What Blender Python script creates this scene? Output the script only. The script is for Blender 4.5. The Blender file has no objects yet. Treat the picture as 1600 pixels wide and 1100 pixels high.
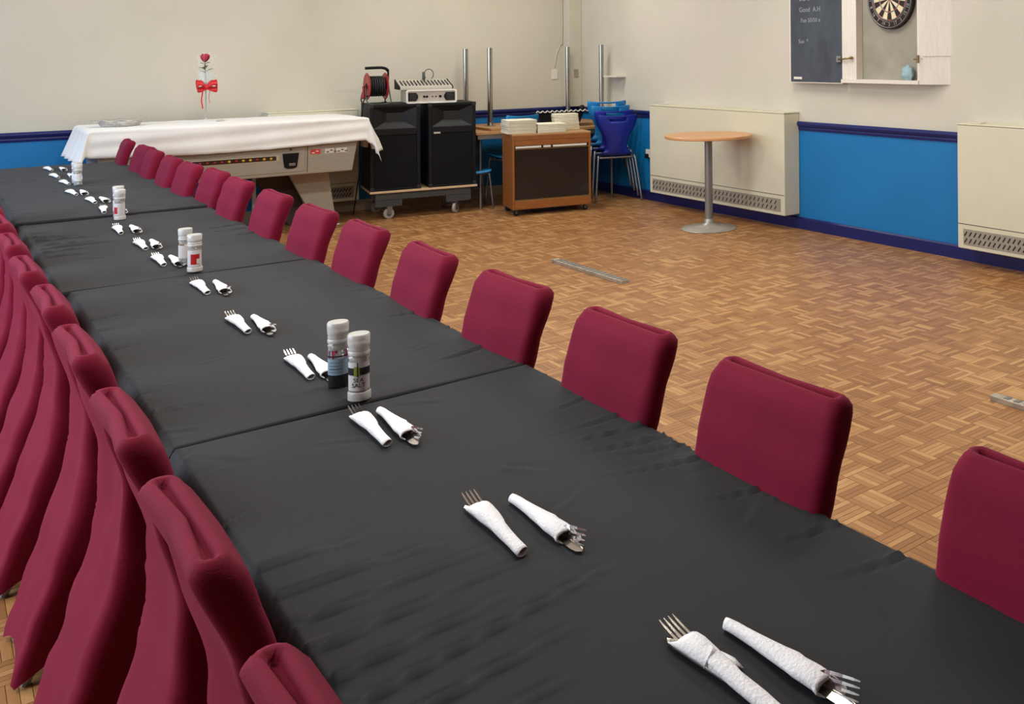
import bpy, bmesh, math, random
import numpy as np
from mathutils import Vector, Matrix, noise
PI = math.pi
S = bpy.context.scene
COL = S.collection
R = random.Random(7)

# ------------------------------------------------------------------ camera
cam_data = bpy.data.cameras.new('camera')
cam = bpy.data.objects.new('camera', cam_data)
COL.objects.link(cam)
FPX, CX, CY, YAW, ROLL = 1500.0, 1258.0, 83.3, 0.746, 0.008
cam_data.sensor_fit = 'HORIZONTAL'
cam_data.sensor_width = 36.0
cam_data.lens = 36.0 * FPX / 1600
cam_data.shift_x = -(CX - 800) / 1600
cam_data.shift_y = -(550 - CY) / 1600
cam_data.clip_start = 0.05
cam.matrix_world = (Matrix.Translation((0, 0, 1.5)) @ Matrix.Rotation(-YAW, 4, 'Z')
                    @ Matrix.Rotation(PI / 2, 4, 'X') @ Matrix.Rotation(-ROLL, 4, 'Z'))
S.camera = cam

# ------------------------------------------------------------------ light
w = bpy.data.worlds.new('world'); S.world = w; w.use_nodes = True
w.node_tree.nodes['Background'].inputs[0].default_value = (0.80, 0.88, 1.0, 1)
w.node_tree.nodes['Background'].inputs[1].default_value = 0.3

def area(name, loc, rot, sx, sy, power, color):
    d = bpy.data.lights.new(name, 'AREA'); d.shape = 'RECTANGLE'; d.size = sx; d.size_y = sy
    d.energy = power; d.color = color
    o = bpy.data.objects.new(name, d); COL.objects.link(o); o.location = loc; o.rotation_euler = rot
    return o
WARM = (1.0, 0.965, 0.895)
for _x in (-1.6, 1.4, 4.0):
    for _y in (2.4, 5.4, 8.4):
        if _x < 0 and _y > 8: continue
        area('ceiling_lamp_light', (_x, _y, 3.12), (0, 0, 0), 1.2, 0.35, 36 if _y < 8 else (18 if _x < 2 else 32), WARM)
# daylight through the windows of the left wall
area('window_daylight', (-3.05, 4.3, 1.9), (0, math.radians(-90), 0), 1.5, 4.0, 135, (0.72, 0.84, 1.0))
area('window_daylight', (-3.05, 8.1, 1.9), (0, math.radians(-90), 0), 1.5, 2.2, 74, (0.40, 0.62, 1.0))
S.view_settings.view_transform = 'Standard'
S.view_settings.look = 'None'
S.view_settings.gamma = 1.0
S.view_settings.exposure = 0.17
S.view_settings.use_curve_mapping = False

# ------------------------------------------------------------------ materials
def srgb(c):
    return tuple((v / 255 / 12.92 if v / 255 <= .04045 else ((v / 255 + .055) / 1.055) ** 2.4) for v in c) + (1,)

class NT:
    def __init__(s, name):
        s.m = bpy.data.materials.new(name); s.m.use_nodes = True
        s.t = s.m.node_tree; s.b = s.t.nodes['Principled BSDF']
    def n(s, typ, **kw):
        o = s.t.nodes.new(typ)
        for k, v in kw.items():
            if k.startswith('i'):
                o.inputs[int(k[1:])].default_value = v
            else: setattr(o, k, v)
        return o
    def l(s, a, b): s.t.links.new(a, b)
    def math(s, op, a, b=None):
        o = s.t.nodes.new('ShaderNodeMath'); o.operation = op
        for i, v in enumerate((a, b)):
            if v is None: continue
            if isinstance(v, (int, float)): o.inputs[i].default_value = v
            else: s.l(v, o.inputs[i])
        return o.outputs[0]
    def ramp(s, fac, stops):
        o = s.t.nodes.new('ShaderNodeValToRGB'); e = o.color_ramp.elements
        while len(e) < len(stops): e.new(0.5)
        for i, (p, c) in enumerate(stops): e[i].position = p; e[i].color = c
        s.l(fac, o.inputs[0]); return o.outputs[0]
    def bump(s, h, strength=.3, dist=.01):
        o = s.t.nodes.new('ShaderNodeBump'); o.inputs['Strength'].default_value = strength
        o.inputs['Distance'].default_value = dist
        s.l(h, o.inputs['Height']); s.l(o.outputs[0], s.b.inputs['Normal'])

def mat(name, rgb, rough=.5, metal=0, var=.06, scale=6, bump=0, bscale=None, sheen=0, sheen_tint=None, spec=.5,
        trans=0, emit=None, coat=0, stretch=None):
    q = NT(name); b = q.b
    c = srgb(rgb)
    tc = q.n('ShaderNodeTexCoord')
    src = tc.outputs['Object']
    if stretch:
        mp = q.n('ShaderNodeMapping'); mp.inputs['Scale'].default_value = stretch
        q.l(src, mp.inputs[0]); src = mp.outputs[0]
    nz = q.n('ShaderNodeTexNoise'); nz.inputs['Scale'].default_value = scale; nz.inputs['Detail'].default_value = 4
    q.l(src, nz.inputs['Vector'])
    lo = tuple(v * (1 - var) for v in c[:3]) + (1,); hi = tuple(min(1, v * (1 + var)) for v in c[:3]) + (1,)
    q.l(q.ramp(nz.outputs[0], [(.3, lo), (.7, hi)]), b.inputs['Base Color'])
    b.inputs['Roughness'].default_value = rough; b.inputs['Metallic'].default_value = metal
    b.inputs['Specular IOR Level'].default_value = spec
    if trans: b.inputs['Transmission Weight'].default_value = trans
    if sheen:
        b.inputs['Sheen Weight'].default_value = sheen; b.inputs['Sheen Roughness'].default_value = .4
        if sheen_tint: b.inputs['Sheen Tint'].default_value = srgb(sheen_tint)
    if coat: b.inputs['Coat Weight'].default_value = coat; b.inputs['Coat Roughness'].default_value = .2
    if emit: b.inputs['Emission Color'].default_value = srgb(emit[0]); b.inputs['Emission Strength'].default_value = emit[1]
    if bump:
        n2 = q.n('ShaderNodeTexNoise'); n2.inputs['Scale'].default_value = bscale or scale * 4
        q.l(src, n2.inputs['Vector']); q.bump(n2.outputs[0], bump, .01)
    return q.m

def parquet_mat():
    q = NT('parquet_wood'); T = .12
    g = q.n('ShaderNodeNewGeometry'); sp = q.n('ShaderNodeSeparateXYZ'); q.l(g.outputs['Position'], sp.inputs[0])
    tx = q.math('DIVIDE', sp.outputs[0], T); ty = q.math('DIVIDE', sp.outputs[1], T)
    cx = q.math('FLOOR', tx); cy = q.math('FLOOR', ty)
    par = q.math('FLOORED_MODULO', q.math('ADD', cx, cy), 2.0)
    fx = q.math('SUBTRACT', tx, cx); fy = q.math('SUBTRACT', ty, cy)
    ip = q.math('SUBTRACT', 1.0, par)
    fr = q.math('ADD', q.math('MULTIPLY', fx, par), q.math('MULTIPLY', fy, ip))
    idx = q.math('FLOOR', q.math('MULTIPLY', fr, 5.0))
    cb = q.n('ShaderNodeCombineXYZ'); q.l(q.math('ADD', cx, .37), cb.inputs[0]); q.l(q.math('ADD', cy, .61), cb.inputs[1]); q.l(q.math('ADD', idx, .23), cb.inputs[2])
    wn = q.n('ShaderNodeTexWhiteNoise', noise_dimensions='3D'); q.l(cb.outputs[0], wn.inputs['Vector'])
    # grain stretched along each finger
    cg = q.n('ShaderNodeCombineXYZ')
    gx = q.math('MULTIPLY', sp.outputs[0], q.math('ADD', 25.0, q.math('MULTIPLY', par, 250.0)))
    gy = q.math('MULTIPLY', sp.outputs[1], q.math('ADD', 25.0, q.math('MULTIPLY', ip, 250.0)))
    q.l(gx, cg.inputs[0]); q.l(gy, cg.inputs[1]); q.l(q.math('MULTIPLY', idx, 3.1), cg.inputs[2])
    gr = q.n('ShaderNodeTexNoise'); gr.inputs['Scale'].default_value = 1; gr.inputs['Detail'].default_value = 3
    q.l(cg.outputs[0], gr.inputs['Vector'])
    big = q.n('ShaderNodeTexNoise'); big.inputs['Scale'].default_value = .9; q.l(g.outputs['Position'], big.inputs['Vector'])
    v = q.math('ADD', q.math('MULTIPLY', wn.outputs['Value'], .62), q.math('ADD', q.math('MULTIPLY', gr.outputs[0], .28), q.math('MULTIPLY', big.outputs[0], .22)))
    c = q.ramp(v, [(.12, srgb((132, 88, 48))), (.38, srgb((152, 105, 62))), (.65, srgb((165, 117, 70))), (.95, srgb((200, 156, 103)))])
    q.l(c, q.b.inputs['Base Color'])
    q.b.inputs['Roughness'].default_value = .36; q.b.inputs['Specular IOR Level'].default_value = .45
    q.bump(gr.outputs[0], .08, .002)
    return q.m

def wall_mat():
    q = NT('cream_wall_paint')
    g = q.n('ShaderNodeNewGeometry')
    n1 = q.n('ShaderNodeTexNoise'); n1.inputs['Scale'].default_value = 1.3; n1.inputs['Detail'].default_value = 5
    q.l(g.outputs['Position'], n1.inputs['Vector'])
    c = q.ramp(n1.outputs[0], [(.3, srgb((196, 191, 172))), (.5, srgb((202, 197, 178))), (.72, srgb((208, 198, 182)))])
    n3 = q.n('ShaderNodeTexNoise'); n3.inputs['Scale'].default_value = 9; n3.inputs['Detail'].default_value = 8; n3.inputs['Roughness'].default_value = .7
    q.l(g.outputs['Position'], n3.inputs['Vector'])
    scuff = q.ramp(n3.outputs[0], [(.66, (0, 0, 0, 1)), (.80, (.35, .35, .35, 1))])
    mx = q.n('ShaderNodeMix', data_type='RGBA'); q.l(scuff, mx.inputs[0]); q.l(c, mx.inputs[6]); mx.inputs[7].default_value = srgb((160, 148, 128))
    q.l(mx.outputs[2], q.b.inputs['Base Color']); q.b.inputs['Roughness'].default_value = .7
    n2 = q.n('ShaderNodeTexNoise'); n2.inputs['Scale'].default_value = 60; q.l(g.outputs['Position'], n2.inputs['Vector'])
    q.bump(n2.outputs[0], .08, .004)
    return q.m

M = dict(
    floor=parquet_mat(), wall=wall_mat(),
    blue=mat('blue_wall_paint', (4, 112, 172), .5, var=.05, scale=2, bump=.05, bscale=40),
    navy=mat('navy_gloss_paint', (16, 28, 92), .35, var=.1, scale=3),
    ceil=mat('ceiling_white', (226, 224, 216), .8),
    cloth=mat('black_stretch_cloth', (27, 29, 33), .7, var=.05, scale=5, bump=.10, bscale=500, sheen=.05, spec=.22),
    cover=mat('maroon_stretch_fabric', (116, 9, 42), .8, var=.05, scale=7, bump=.12, bscale=400, sheen=.14, sheen_tint=(200, 90, 150), spec=.2),
    tabletop=mat('grey_table_edge', (150, 144, 136), .5),
    steel=mat('grey_steel', (150, 152, 154), .35, .9),
    chrome=mat('brushed_chrome', (176, 170, 160), .26, 1, stretch=(8, 8, .5), var=.15),
    cutlery=mat('polished_cutlery', (205, 200, 192), .16, 1, var=.1, scale=30),
    napkin=mat('white_paper_napkin', (238, 239, 243), .85, var=.03, scale=40, bump=.25, bscale=220, spec=.2),
    linen=mat('white_linen', (236, 234, 228), .8, var=.03, bump=.1, bscale=120, sheen=.2),
    linen2=mat('folded_cream_linen', (228, 222, 200), .8, var=.06, scale=20),
    heater=mat('heater_cream', (212, 206, 180), .4, var=.02),
    grille=mat('heater_grille', (150, 143, 128), .5, var=.1, scale=30),
    dark=mat('dark_gap', (30, 28, 26), .7),
    black=mat('black_plastic', (13, 14, 17), .6, var=.12, scale=12, bump=.1, bscale=200, spec=.25),
    mesh=mat('black_grille_cloth', (10, 11, 14), .75, var=.2, scale=60, bump=.3, bscale=500, spec=.2),
    ply=mat('pale_plywood', (205, 178, 140), .6, var=.12, scale=10, stretch=(2, 12, 12)),
    iron=mat('dark_grey_steel', (72, 76, 76), .5, .3),
    rubber=mat('grey_rubber', (160, 158, 152), .6),
    red=mat('red_plastic', (150, 26, 32), .4),
    cable=mat('black_cable', (28, 28, 30), .5),
    silverpaint=mat('silver_panel', (196, 190, 178), .4, .3),
    teak=mat('orange_teak', (146, 88, 40), .42, var=.22, scale=7, stretch=(1.2, 14, 14)),
    teaktop=mat('table_beech', (176, 132, 86), .45, var=.12, scale=8, stretch=(1.5, 12, 12)),
    smoked=mat('smoked_glass', (30, 26, 28), .12, var=.15, scale=2, spec=.6),
    skyblue=mat('sky_blue_plastic', (30, 128, 190), .4),
    navyblue=mat('navy_blue_plastic', (28, 44, 150), .38, var=.05),
    beech=mat('beech_laminate', (205, 150, 98), .35, var=.10, scale=6, stretch=(2, 14, 14)),
    greymetal=mat('grey_powder_coat', (140, 138, 134), .42, .5),
    pool=mat('pool_table_laminate', (166, 158, 142), .5, var=.06, scale=9, stretch=(1, 1, 8)),
    pooldark=mat('dark_brown', (66, 54, 48), .6),
    foil=mat('silver_foil', (226, 224, 220), .42, 1, var=.15, scale=40, bump=.5, bscale=60),
    slate=mat('chalkboard_slate', (62, 68, 76), .7, var=.28, scale=7, bump=.05, stretch=(1, 1, .5)),
    whitewood=mat('white_painted_wood', (222, 214, 200), .5, var=.05, scale=9, stretch=(6, 6, 1)),
    hardboard=mat('grey_backboard', (150, 145, 128), .75, var=.12, scale=6),
    sisal=mat('dart_cream', (222, 206, 168), .8), sisalb=mat('dart_black', (36, 22, 20), .8),
    sisalr=mat('dart_red', (150, 36, 34), .8), sisalg=mat('dart_green', (60, 92, 60), .8),
    wire=mat('dart_wire', (196, 190, 184), .35, .8),
    brass=mat('brass', (150, 130, 90), .35, .9),
    chalk=mat('chalk', (150, 154, 158), .9),
    glass=mat('clear_glass', (245, 250, 250), .05, trans=1.0, var=0), vglass=mat('thin_glass', (235, 245, 242), .1, var=0),
    frost=mat('translucent_cap', (240, 240, 238), .22, trans=.42, var=.02),
    salt=mat('salt_crystals', (226, 226, 226), .7, var=.15, scale=150),
    pepper=mat('peppercorns', (40, 36, 34), .6, var=.6, scale=160),
    label_w=mat('label_white', (222, 220, 222), .5), label_k=mat('label_black', (26, 28, 26), .5),
    label_g=mat('label_green', (140, 160, 60), .5), label_b=mat('label_blue', (150, 182, 204), .5),
    label_r=mat('label_red', (186, 34, 32), .5),
    rose=mat('rose_red', (176, 38, 60), .6, var=.2, scale=30), leaf=mat('leaf_green', (52, 84, 50), .55, var=.2, scale=30),
    ribbon=mat('red_ribbon', (206, 24, 40), .35), petal=mat('white_petal', (236, 238, 230), .7),
    yellow=mat('yellow_ball', (206, 168, 40), .25), redball=mat('red_ball', (150, 32, 30), .25),
    sticker_r=mat('sticker_red', (206, 60, 58), .5), sticker_w=mat('sticker_white', (226, 220, 208), .5),
    brown=mat('dark_brown_slot', (48, 26, 18), .5),
    tissue=mat('blue_tissue', (150, 178, 186), .8),
    concrete=mat('metal_rail', (176, 168, 154), .5, .3, var=.25, scale=18),
    sub=mat('subfloor', (120, 86, 56), .8),
)

M['vglass'].node_tree.nodes['Principled BSDF'].inputs['Alpha'].default_value = .28
# ------------------------------------------------------------------ mesh helpers
def link(o, parent=None):
    COL.objects.link(o)
    if parent is not None: o.parent = parent
    return o
def mesh_obj(name, bm, m, parent=None, smooth=False, bevel=0, seg=2, auto=None):
    me = bpy.data.meshes.new(name)
    bmesh.ops.recalc_face_normals(bm, faces=bm.faces[:])
    if smooth:
        for f in bm.faces: f.smooth = True
    bm.to_mesh(me); bm.free()
    for x in (m if isinstance(m, (list, tuple)) else [m]): me.materials.append(x)
    o = link(bpy.data.objects.new(name, me), parent)
    if bevel:
        b = o.modifiers.new('bevel', 'BEVEL'); b.width = bevel; b.segments = seg; b.limit_method = 'ANGLE'
    if auto is not None: me.set_sharp_from_angle(angle=auto)
    return o
def box(bm, x0, x1, y0, y1, z0, z1, mi=0, mtx=None):
    v = [bm.verts.new(p) for p in ((x0, y0, z0), (x1, y0, z0), (x1, y1, z0), (x0, y1, z0), (x0, y0, z1), (x1, y0, z1), (x1, y1, z1), (x0, y1, z1))]
    for q in ((0, 3, 2, 1), (4, 5, 6, 7), (0, 1, 5, 4), (1, 2, 6, 5), (2, 3, 7, 6), (3, 0, 4, 7)):
        f = bm.faces.new([v[i] for i in q]); f.material_index = mi
    if mtx is not None:
        for q in v: q.co = mtx @ q.co
    return v
def hexa(bm, pts, mi=0):
    v = [bm.verts.new(p) for p in pts]
    for q in ((0, 3, 2, 1), (4, 5, 6, 7), (0, 1, 5, 4), (1, 2, 6, 5), (2, 3, 7, 6), (3, 0, 4, 7)):
        f = bm.faces.new([v[i] for i in q]); f.material_index = mi
def tube(bm, pts, r, n=10, caps=True, closed=False, mi=0):
    pts = [Vector(p) for p in pts]; rings = []
    rr = r if isinstance(r, (list, tuple)) else [r] * len(pts)
    up = None
    for i, p in enumerate(pts):
        a = pts[i - 1] if (i or closed) else p; b = pts[(i + 1) % len(pts)] if (i < len(pts) - 1 or closed) else p
        d = (b - a).normalized()
        if up is None:
            up = Vector((0, 0, 1)) if abs(d.z) < .9 else Vector((1, 0, 0))
        s = d.cross(up).normalized(); u = s.cross(d).normalized(); up = u
        rings.append([bm.verts.new(p + (s * math.cos(2 * PI * k / n) + u * math.sin(2 * PI * k / n)) * rr[i]) for k in range(n)])
    m = len(rings)
    for i in range(m if closed else m - 1):
        A, B = rings[i], rings[(i + 1) % m]
        for k in range(n):
            f = bm.faces.new((A[k], A[(k + 1) % n], B[(k + 1) % n], B[k])); f.material_index = mi
    if caps and not closed:
        for q in (rings[0], rings[-1]):
            f = bm.faces.new(q); f.material_index = mi
def smooth_path(pts, k=6):
    P = [Vector(p) for p in pts]; out = []
    for i in range(len(P) - 1):
        a, b, c, d = P[max(i - 1, 0)], P[i], P[i + 1], P[min(i + 2, len(P) - 1)]
        for j in range(k):
            t = j / k
            out.append(.5 * ((2 * b) + (c - a) * t + (2 * a - 5 * b + 4 * c - d) * t * t + (-a + 3 * b - 3 * c + d) * t ** 3))
    return out + [P[-1]]
def lathe(bm, prof, n=32, c=(0, 0, 0), mi=0, cap=True):
    rings = []
    for r, z in prof:
        rings.append([bm.verts.new((c[0] + r * math.cos(2 * PI * k / n), c[1] + r * math.sin(2 * PI * k / n), c[2] + z)) for k in range(n)])
    for A, B in zip(rings, rings[1:]):
        for k in range(n):
            f = bm.faces.new((A[k], A[(k + 1) % n], B[(k + 1) % n], B[k])); f.material_index = mi
    if cap:
        for q in (rings[0], rings[-1]):
            f = bm.faces.new(q); f.material_index = mi
def loft(bm, rings, closed_ring=True, cap=True, mi=0):
    V = [[bm.verts.new(p) for p in r] for r in rings]
    n = len(V[0])
    for A, B in zip(V, V[1:]):
        for k in range(n if closed_ring else n - 1):
            f = bm.faces.new((A[k], A[(k + 1) % n], B[(k + 1) % n], B[k])); f.material_index = mi
    if cap and closed_ring:
        bm.faces.new(V[0]); bm.faces.new(V[-1])
    return V
def prism(bm, poly, z0, z1, mi=0, axis='z'):
    def P(a, b, c): return {'z': (a, b, c), 'y': (a, c, b), 'x': (c, a, b)}[axis]
    A = [bm.verts.new(P(a, b, z0)) for a, b in poly]; B = [bm.verts.new(P(a, b, z1)) for a, b in poly]
    n = len(poly)
    for k in range(n):
        f = bm.faces.new((A[k], A[(k + 1) % n], B[(k + 1) % n], B[k])); f.material_index = mi
    bm.faces.new(A).material_index = mi; bm.faces.new(B).material_index = mi
def rrect(x0, x1, y0, y1, r, k=6):
    out = []
    for cx, cy, a0 in ((x1 - r, y1 - r, 0), (x0 + r, y1 - r, PI / 2), (x0 + r, y0 + r, PI), (x1 - r, y0 + r, 1.5 * PI)):
        for i in range(k + 1):
            a = a0 + PI / 2 * i / k; out.append((cx + r * math.cos(a), cy + r * math.sin(a)))
    return out
def BM(): return bmesh.new()
def thing(name, label, cat, loc=(0, 0, 0), rz=0, group=None):
    o = bpy.data.objects.new(name, None); COL.objects.link(o); o.empty_display_size = .05
    o.location = loc; o.rotation_euler = (0, 0, rz); tag(o, label, cat, group); return o
def tag(o, label, cat, group=None):
    o['label'] = label; o['category'] = cat
    if group: o['group'] = group
    return o
def struct(o): o['kind'] = 'structure'; return o
def dup(root, loc, rz, label, group=None):
    r = root.copy(); COL.objects.link(r); r.location = loc; r.rotation_euler = (0, 0, rz); r['label'] = label
    if group: r['group'] = group
    for ch in root.children:
        c = ch.copy(); COL.objects.link(c); c.parent = r
        for g in ch.children:
            d = g.copy(); COL.objects.link(d); d.parent = c
    return r
def text(body, size, m, name, parent, mtx, ext=.0005, bend=None):
    cu = bpy.data.curves.new('t', 'FONT'); cu.body = body; cu.size = size; cu.extrude = ext
    cu.align_x = 'CENTER'; cu.align_y = 'CENTER'; cu.resolution_u = 3; cu.space_line = .85
    t = bpy.data.objects.new('t', cu); COL.objects.link(t)
    bpy.context.view_layer.update()
    me = bpy.data.meshes.new_from_object(t.evaluated_get(bpy.context.evaluated_depsgraph_get()))
    bpy.data.objects.remove(t)
    for v in me.vertices:
        p = v.co.copy()
        if bend:   # wrap round a cylinder of radius bend, text faces -Y at angle 0
            a = p.x / bend; rr = bend + p.z
            v.co = Vector((rr * math.sin(a), -rr * math.cos(a), p.y))
    me.transform(mtx); me.materials.clear(); me.materials.append(m)
    o = bpy.data.objects.new(name, me); return link(o, parent)

# ------------------------------------------------------------------ the room
XR, YB, XL, YF, HC = 5.545, 9.883, -3.2, -2.6, 3.2
DADO = .919
def wall(name, a, b, out):
    """wall between two floor points, thickness outwards; lower band blue, upper cream"""
    a, b, out = Vector(a), Vector(b), Vector(out)
    bm = BM()
    for z0, z1, mi in ((0, DADO - .01, 1), (DADO - .01, HC, 0)):
        p = [a, b, b + out * .15, a + out * .15]
        hexa(bm, [(q.x, q.y, z0) for q in p] + [(q.x, q.y, z1) for q in p], mi)
    return struct(mesh_obj(name, bm, [M['wall'], M['blue']]))
wb = wall('wall_back', (XL, YB), (XR, YB), (0, 1))
wr = wall('wall_right', (XR, YF), (XR, YB), (1, 0))
wall('wall_left', (XL, YF), (XL, YB), (-1, 0))
wf = wall('wall_front', (XL, YF), (XR, YF), (0, -1)); wf.data.materials.clear()
for _ in (0, 1): wf.data.materials.append(mat('dark_unseen_wall', (92, 70, 54), .6, stretch=(10, 10, 1)))  # unseen wall made dark so that faces turned towards it receive less light
bm = BM(); box(bm, XL - .15, XR + .15, YF - .15, YB + .15, HC, HC + .1); struct(mesh_obj('ceiling', bm, M['ceil']))
# floor: base slab, parquet blocks of five fingers each
bm = BM(); box(bm, XL - .15, XR + .15, YF - .15, YB + .15, -.12, -.0035, 0); floor = struct(mesh_obj('floor', bm, M['sub']))
T = .12; FW = T / 5
def block_geo(V, F, ox, oy, par, rnd=None):
    for k in range(5):
        dz = -.0004 * (rnd.random() if rnd else (k * 37 % 5) / 5)
        if par: x0, x1, y0, y1 = ox + k * FW, ox + (k + 1) * FW, oy, oy + T
        else: x0, x1, y0, y1 = ox, ox + T, oy + k * FW, oy + (k + 1) * FW
        e, t = .0003, .0008; n = len(V)
        V += [(x0 + e, y0 + e, -.0035), (x1 - e, y0 + e, -.0035), (x1 - e, y1 - e, -.0035), (x0 + e, y1 - e, -.0035),
              (x0 + t, y0 + t, dz), (x1 - t, y0 + t, dz), (x1 - t, y1 - t, dz), (x0 + t, y1 - t, dz)]
        F += [(n + 4, n + 5, n + 6, n + 7)] + [(n + a, n + b, n + b + 4, n + a + 4) for a, b in ((0, 1), (1, 2), (2, 3), (3, 0))]
def cam_px(x, y, z=0):
    s, c = math.sin(YAW), math.cos(YAW); d = s * x + c * y
    if d < .2: return None
    return CX + FPX * (c * x - s * y) / d, CY - FPX * (z - 1.5) / d, d
proto_mesh = {}
for par in (0, 1):
    V, F = [], []; block_geo(V, F, 0, 0, par)
    me = bpy.data.meshes.new('parquet_block'); me.from_pydata(V, [], F); me.materials.append(M['floor']); proto_mesh[par] = me
cells = []; seen = []
for i in range(math.floor(XL / T), math.ceil(XR / T)):
    for j in range(math.floor(YF / T), math.ceil(YB / T)):
        x, y = i * T, j * T
        if x < XL - .1 or x + T > XR + .13 or y + T > YB + .13: continue
        p = cam_px(x + T / 2, y + T / 2)
        vis = p and -20 < p[0] < 1620 and 0 < p[1] < 1110 and not (.12 < x + T / 2 < 1.45 and y < 9)
        # hidden behind the right-hand chairs and the table
        if vis:
            q = cam_px(1.15, (y + T / 2) * 1.15 / max(x + T / 2, .01), 1.5) if x > 1.15 else None
            if q:
                tt = 1.15 / (x + T / 2)
                if 1.5 * (1 - tt) < .74: vis = False
        if vis: seen.append((p[2], i, j))
        cells.append((i, j))
seen.sort(); near = set((i, j) for _, i, j in seen[:300])
V, F = [], []
for i, j in cells:
    par = (i + j) % 2
    if (i, j) in near:
        o = bpy.data.objects.new('parquet_block', proto_mesh[par]); o.location = (i * T, j * T, 0); link(o, floor)
    elif i * T > -.9 and j * T > .4: block_geo(V, F, i * T, j * T, par, R)
    else:
        n = len(V); V += [(i * T, j * T, -.001), (i * T + T, j * T, -.001), (i * T + T, j * T + T, -.001), (i * T, j * T + T, -.001)]; F.append((n, n + 1, n + 2, n + 3))
me = bpy.data.meshes.new('parquet'); me.from_pydata(V, [], F); me.materials.append(M['floor'])
o = link(bpy.data.objects.new('parquet', me), floor); o['kind'] = 'stuff'

# dado rail (moulded) and skirting along back and right walls
def rail(name, along, c, a0, a1, prof, m, sgn):
    """profile (depth, z) swept along x or y"""
    bm = BM(); rings = []
    for t in (a0, a1):
        rings.append([(t, c + sgn * d, z) if along == 'x' else (c + sgn * d, t, z) for d, z in prof])
    loft(bm, rings); return struct(mesh_obj(name, bm, m))
RP = [(0, DADO - .078), (.010, DADO - .076), (.014, DADO - .06), (.012, DADO - .048), (.022, DADO - .04), (.030, DADO - .022), (.028, DADO - .008), (.02, DADO), (0, DADO)]
SP = [(0, 0), (.016, 0), (.016, .088), (.008, .1), (0, .1)]
rail('trim_1', 'x', YB, XL, XR, RP, M['navy'], -1)
rail('trim_2', 'y', XR, YF, YB, RP, M['navy'], -1)
rail('baseboard_back', 'x', YB, XL, XR, SP, mat('pale_skirting', (176, 160, 132), .5), -1)
rail('baseboard_right', 'y', XR, YF, YB, SP, M['navy'], -1)
# boxed pipe duct in the corner, conduit
bm = BM(); box(bm, XR - .16, XR - .001, YB - .14, YB - .001, DADO + .001, HC - .001); struct(mesh_obj('trim_3', bm, M['wall'], bevel=.004))

# ------------------------------------------------------------------ storage heaters
def heater(label, L, loc, rz, group):
    """local: back at y=0 wall, front at y=-.175, x from 0..L"""
    t = thing('storage_heater', label, 'heater', loc, rz, group)
    D, z0, z1 = .175, .125, 1.0
    bm = BM(); box(bm, 0, L, -D, -.001, z0, z1 - .012); mesh_obj('casing', bm, M['heater'], t, bevel=.006)
    bm = BM(); box(bm, -.004, L + .004, -D - .004, -.001, z1 - .011, z1); mesh_obj('lid', bm, M['heater'], t, bevel=.004)
    bm = BM(); box(bm, .004, L - .004, -D - .0015, -D - .0002, .2955, .2995); mesh_obj('seam', bm, M['dark'], t)
    g = .05; bm = BM(); box(bm, g, L - g, -D - .004, -D - .0002, .155, .265); mesh_obj('grille', bm, M['grille'], t, bevel=.002)
    n = 34 if L > 1 else 24
    bm = BM()
    for k in range(n):
        x = g + .012 + (L - 2 * g - .03) * k / n
        for zz in (.168, .215):
            c = Matrix.Translation((x + .01, -D - .0045, zz + .017)) @ Matrix.Rotation(.6, 4, 'Y')
            box(bm, -.0045, .0045, -.0012, .0012, -.019, .019, 0, c)
    o = mesh_obj('grille_slots', bm, M['dark'], t); o['kind'] = 'stuff'
    bm = BM(); box(bm, .10, .17, -.13, -.06, z1 + .0005, z1 + .006); mesh_obj('control_cap', bm, M['heater'], t, bevel=.002)
    return t
h1 = heater('wide cream storage heater behind the round table', 2.03, (XR - .001, 6.08 + 2.03, 0), -PI / 2, 'storage heaters on the right wall')
heater('cream storage heater cut by the right edge of the photo', 1.5, (XR - .001, 4.24, 0), -PI / 2, 'storage heaters on the right wall')
heater('cream storage heater on the back wall behind the pool table', .78, (2.33, YB - .001, 0), 0, None)

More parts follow.
